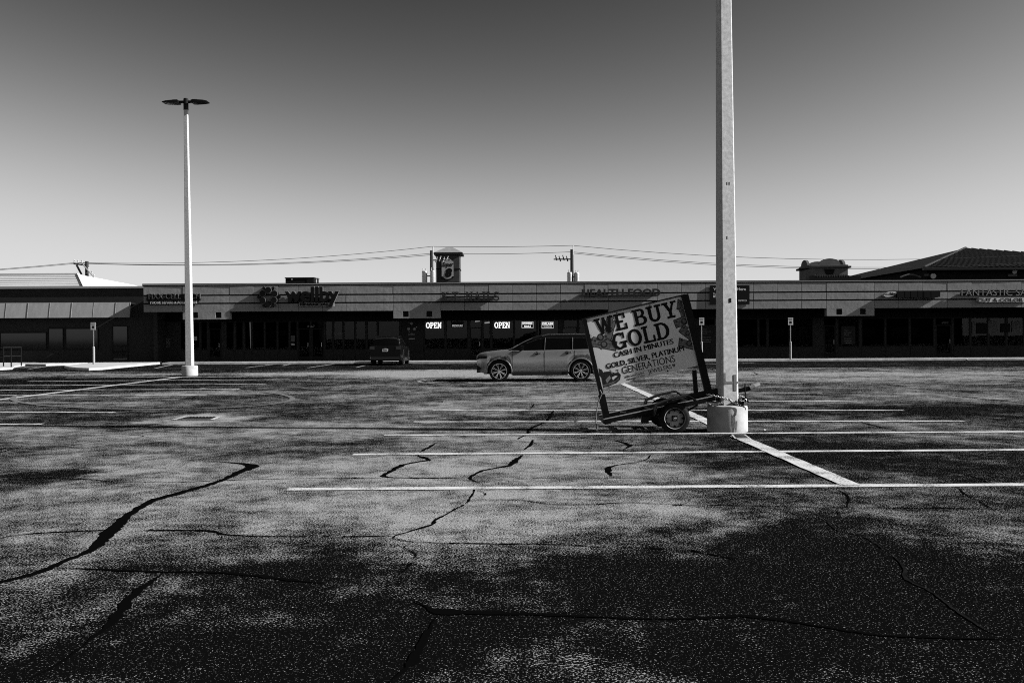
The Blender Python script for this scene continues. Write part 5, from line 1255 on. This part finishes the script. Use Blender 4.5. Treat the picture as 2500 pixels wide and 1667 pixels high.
        for s_ in P['handles']:
            z_ = interp(P['belt'], s_) - .10; y_ = sgn * (wt(s_) * .992 + .02)
            MB().tube([(s_ - .13, y_ - sgn * .025, z_), (s_ - .08, y_, z_ + .005), (s_ + .08, y_, z_ + .012), (s_ + .13, y_ - sgn * .025, z_ + .012)], .014, 6).build('door_handle', P['handle_paint'], r)
            MB().lathe([(.06, 0), (.055, .004)], (s_ - .06, sgn * (wt(s_) * .992 + .001), z_ - .005), (0, sgn, 0), 14).build('handle_cup', 'cladding', r)
        m0 = P['mirror']; z_ = interp(P['belt'], m0) + .09; y_ = sgn * (wt(m0) * .95 + .12)
        o = MB().hexa([(m0 - .08, y_ - sgn * .09, z_ - .06), (m0 - .08, y_ + sgn * .09, z_ - .05), (m0 + .06, y_ + sgn * .1, z_ - .06), (m0 + .06, y_ - sgn * .09, z_ - .07), (m0 - .04, y_ - sgn * .09, z_ + .08), (m0 - .04, y_ + sgn * .08, z_ + .07), (m0 + .06, y_ + sgn * .09, z_ + .08), (m0 + .06, y_ - sgn * .09, z_ + .09)]).build('mirror', P['mirror_paint'], r)
        MB().bar((m0 + .02, sgn * wt(m0) * .9, z_ - .06), (m0, y_, z_ - .05), .05, .03).build('mirror_arm', 'black_paint', o)
        # arch mouldings and sill
        for w in (wf, wr):
            pts = []
            for a_ in range(-14, 195, 11):
                x_ = w + (ar + .012) * math.cos(R(a_)); z_ = rad + (ar + .012) * math.sin(R(a_))
                if z_ > P['rock'] + .04: pts.append((x_, sgn * (wt(x_) * .985 + .004), z_))
            MB().tube(pts, .028, 6).build('arch_moulding', P['arch_paint'], r, smooth=60)
        MB().box(wf + ar + .03, wr - ar - .03, min(sgn * hw * .9, sgn * hw * .985), max(sgn * hw * .9, sgn * hw * .985), P['rock'] - .02, P['rock'] + .1).build('sill', P['sill_paint'], r)
        # lamps
        h0, h1, hz0, hz1 = P['head']; vs_, fs = [], []; hs = [0, .04, .1, .2, h1]
        for i, s_ in enumerate(hs):
            w = wt(s_) + .012; xs2 = s_ - .012 * (i == 0); k_ = i / (len(hs) - 1)
            vs_ += [(xs2, sgn * w, hz0 + .05 * k_), (xs2, sgn * w * (1 if i else .99), hz1 - .0 * k_)]
            if i: fs.append((2 * i - 2, 2 * i - 1, 2 * i + 1, 2 * i))
        vs_ += [(-.014, sgn * wt(0) * .45, hz0), (-.014, sgn * wt(0) * .45, hz1)]; fs.append((0, 1, len(vs_) - 1, len(vs_) - 2))
        MB().add(vs_, fs).build('headlight', 'lamp_clear' if P.get('pale_lamp') else 'car_glass', r)
        if 'inlet' in P:
            i0, i1 = P['inlet']; vs_, fs = [], []
            for i, s_ in enumerate([0, .04, .09, .15]):
                w = wt(s_) + .012; vs_ += [(s_ - .012 * (i == 0), sgn * w, i0 + .03 * i), (s_ - .012 * (i == 0), sgn * w, i1 - .04 * i)]
                if i: fs.append((2 * i - 2, 2 * i - 1, 2 * i + 1, 2 * i))
            MB().add(vs_, fs).build('bumper_inlet', 'black_paint', r)
        t0, tz0, tz1, ty = P['tail']
        MB().box(t0, L + .012, min(sgn * wt(L) * ty, sgn * (wt(L - .05) * 1.0 + .006)), max(sgn * wt(L) * ty, sgn * (wt(L - .05) * 1.0 + .006)), tz0, tz1).build('tail_light', 'lamp_red', r)
    # wheels
    for w in (wf, wr):
        for sgn in (-1, 1):
            yo = sgn * (hw - .125); o = (w, yo, rad)
            ty = MB().lathe([(rad * .7, -.11), (rad * .9, -.12), (rad * .985, -.10), (rad, -.04), (rad, .04), (rad * .985, .10), (rad * .9, .12), (rad * .7, .11)], o, (0, sgn, 0), 36, False).build('wheel', 'rubber', r, smooth=40)
            rm = MB().lathe([(rad * .71, .112), (rad * .73, .118), (rad * .70, .10), (rad * .66, .05), (rad * .2, .04)], o, (0, sgn, 0), 36, 'end').build('rim', 'rim_dark', ty, smooth=40)
            MB().lathe([(rad * .735, .113), (rad * .74, .122), (rad * .70, .122), (rad * .69, .113)], o, (0, sgn, 0), 40, False).build('rim_edge', 'chrome', ty)
            b = MB(); ns = P['spokes']
            for i in range(ns):
                for dd in (-.10, .10):
                    a_ = 2 * math.pi * i / ns + .3
                    p0 = (w + rad * .10 * math.cos(a_), yo + sgn * .10, rad + rad * .10 * math.sin(a_)); p1 = (w + rad * .70 * math.cos(a_ + dd), yo + sgn * .117, rad + rad * .70 * math.sin(a_ + dd))
                    b.bar(p0, p1, .016, .03, (0, 1, 0))
            b.build('spokes', P['spoke_paint'], ty); MB().lathe([(rad * .14, .09), (rad * .13, .115), (rad * .05, .12)], o, (0, sgn, 0), 14).build('hub_cap', P['spoke_paint'], ty)
    # front and rear furniture
    MB().box(-.015, .1, -hw * .5, hw * .5, P['grille'][0], P['grille'][1]).build('grille', 'black_paint', r)
    MB().box(-.02, .12, -hw * .62, hw * .62, P['rock'] + P['nose_lift'] * .6, P['rock'] + P['nose_lift'] * .6 + .12).build('front_valance', 'cladding', r)
    MB().box(L - .12, L + .03, -hw * .86, hw * .86, P['rock'] + P['tail_lift'], P['rock'] + P['tail_lift'] + .16).build('rear_valance', 'cladding', r)
    pz = P['plate']; o = MB().box(L + .004, L + .016, -.16, .16, pz, pz + .16).build('number_plate', 'plate', r)
    for i in range(4): MB().box(L + .0165, L + .019, -.12 + .065 * i, -.08 + .065 * i, pz + .04, pz + .11).build('digit', 'poster_dark', o)
    MB().tube([(L + .02, -.08, pz + .22), (L + .02, .08, pz + .22)], .016, 6).build('badge', 'chrome', r)
    return r
silver = make_car('silver_suv', dict(L=4.78, hw=.965, wf=.80, wr=3.715, rad=.372, rock=.235, nose_lift=.13, tail_lift=.12, crown=.03, rw=.70, paint='silver_paint', roof_paint='black_paint', pillar_paint='black_paint', rail_paint='chrome',
    plan=[(0, .80), (.06, .88), (.16, .93), (.35, .97), (.7, .99), (1.2, 1.0), (3.8, 1.0), (4.3, .97), (4.6, .92), (4.78, .84)],
    belt=[(0, .90), (.03, .945), (.10, .99), (.35, 1.04), (.8, 1.085), (1.25, 1.115), (1.6, 1.10), (3.0, 1.125), (4.2, 1.15), (4.7, 1.13), (4.78, 1.08)],
    roof=[(1.1, 1.11), (1.35, 1.23), (1.7, 1.40), (2.0, 1.525), (2.2, 1.595), (2.5, 1.63), (2.9, 1.64), (3.6, 1.64), (4.2, 1.63), (4.45, 1.59), (4.62, 1.38), (4.75, 1.14)],
    g0=1.12, g1=4.74, r0=2.0, r1=4.42, pillars=[(2.42, 2.46), (3.42, 3.44), (4.05, 4.2)], trim=(1.78, 4.3), rail=(2.35, 4.3), doors=(1.28, 2.42, 3.50), handles=(2.2, 3.28), mirror=1.62, mirror_paint='car_black', handle_paint='chrome',
    arch_paint='silver_paint', sill_paint='cladding', head=(.0, .36, .79, .92), inlet=(.37, .60), tail=(4.55, .98, 1.1, .5), spokes=8, spoke_paint='chrome', grille=(.62, .88), plate=.85))
silver.location = (VX(1164, 32.5, 880), 32.5 + .965, 0)
setp(silver, 'silver SUV with dark roof parked side-on behind the trailer sign', 'car')
dark = make_car('dark_suv', dict(L=4.45, hw=.93, wf=.82, wr=3.5, rad=.36, rock=.24, nose_lift=.08, tail_lift=.1, crown=.03, rw=.72, paint='car_black', roof_paint='car_black', pillar_paint='car_black', rail_paint='black_metal',
    plan=[(0, .72), (.1, .84), (.3, .94), (.7, 1.0), (3.9, 1.0), (4.25, .98), (4.45, .93)],
    belt=[(0, .90), (.1, 1.0), (.4, 1.04), (1.15, 1.08), (1.5, 1.07), (3.6, 1.10), (4.35, 1.12), (4.45, 1.08)],
    roof=[(1.0, 1.08), (1.3, 1.28), (1.6, 1.45), (1.85, 1.55), (2.4, 1.61), (3.4, 1.60), (4.0, 1.55), (4.2, 1.48), (4.38, 1.22), (4.44, 1.10)],
    g0=1.02, g1=4.43, r0=1.75, r1=4.2, pillars=[(2.2, 2.24), (3.1, 3.12), (3.8, 3.9)], trim=(1.5, 4.0), rail=(2.1, 3.9), doors=(1.2, 2.25, 3.2), handles=(2.05, 3.0), mirror=1.45, mirror_paint='car_black', handle_paint='car_black',
    arch_paint='cladding', sill_paint='cladding', head=(.0, .30, .84, .96), tail=(4.2, .92, 1.1, .7), spokes=6, spoke_paint='dark_metal', grille=(.6, .85), plate=.80))
g = G(945, 892.5)
dark.rotation_euler = (0, 0, R(-90)); dark.location = (VX(945, g.y, 890) - .1, g.y + 4.45, 0)
setp(dark, 'black SUV parked nose-in to the shops seen from behind', 'car')

# scraps on the ground
for i, (px_, py_, sz, lab) in enumerate([(2361, 880.5, .16, 'crumpled white paper scrap against the kerb at right'), (1868, 1052, .05, 'small pale scrap on the asphalt right of the lamp post drum'), (1560, 1050, .05, 'small pale scrap under the tipped trailer')]):
    g = G(px_, py_); b = MB(); pts = []
    rng = random.Random(i + 3)
    for a_ in range(8): pts.append((g.x + sz * rng.uniform(.5, 1) * math.cos(a_ * .785), g.y + sz * rng.uniform(.5, 1) * math.sin(a_ * .785), .006 + rng.uniform(0, sz * .5)))
    pts.append((g.x, g.y, sz * .7)); pts.append((g.x, g.y, .004))
    b.add(pts, [(k_, (k_ + 1) % 8, 8) for k_ in range(8)] + [((k_ + 1) % 8, k_, 9) for k_ in range(8)])
    tag(b.build('paper_scrap', 'white_paint'), lab, 'litter')
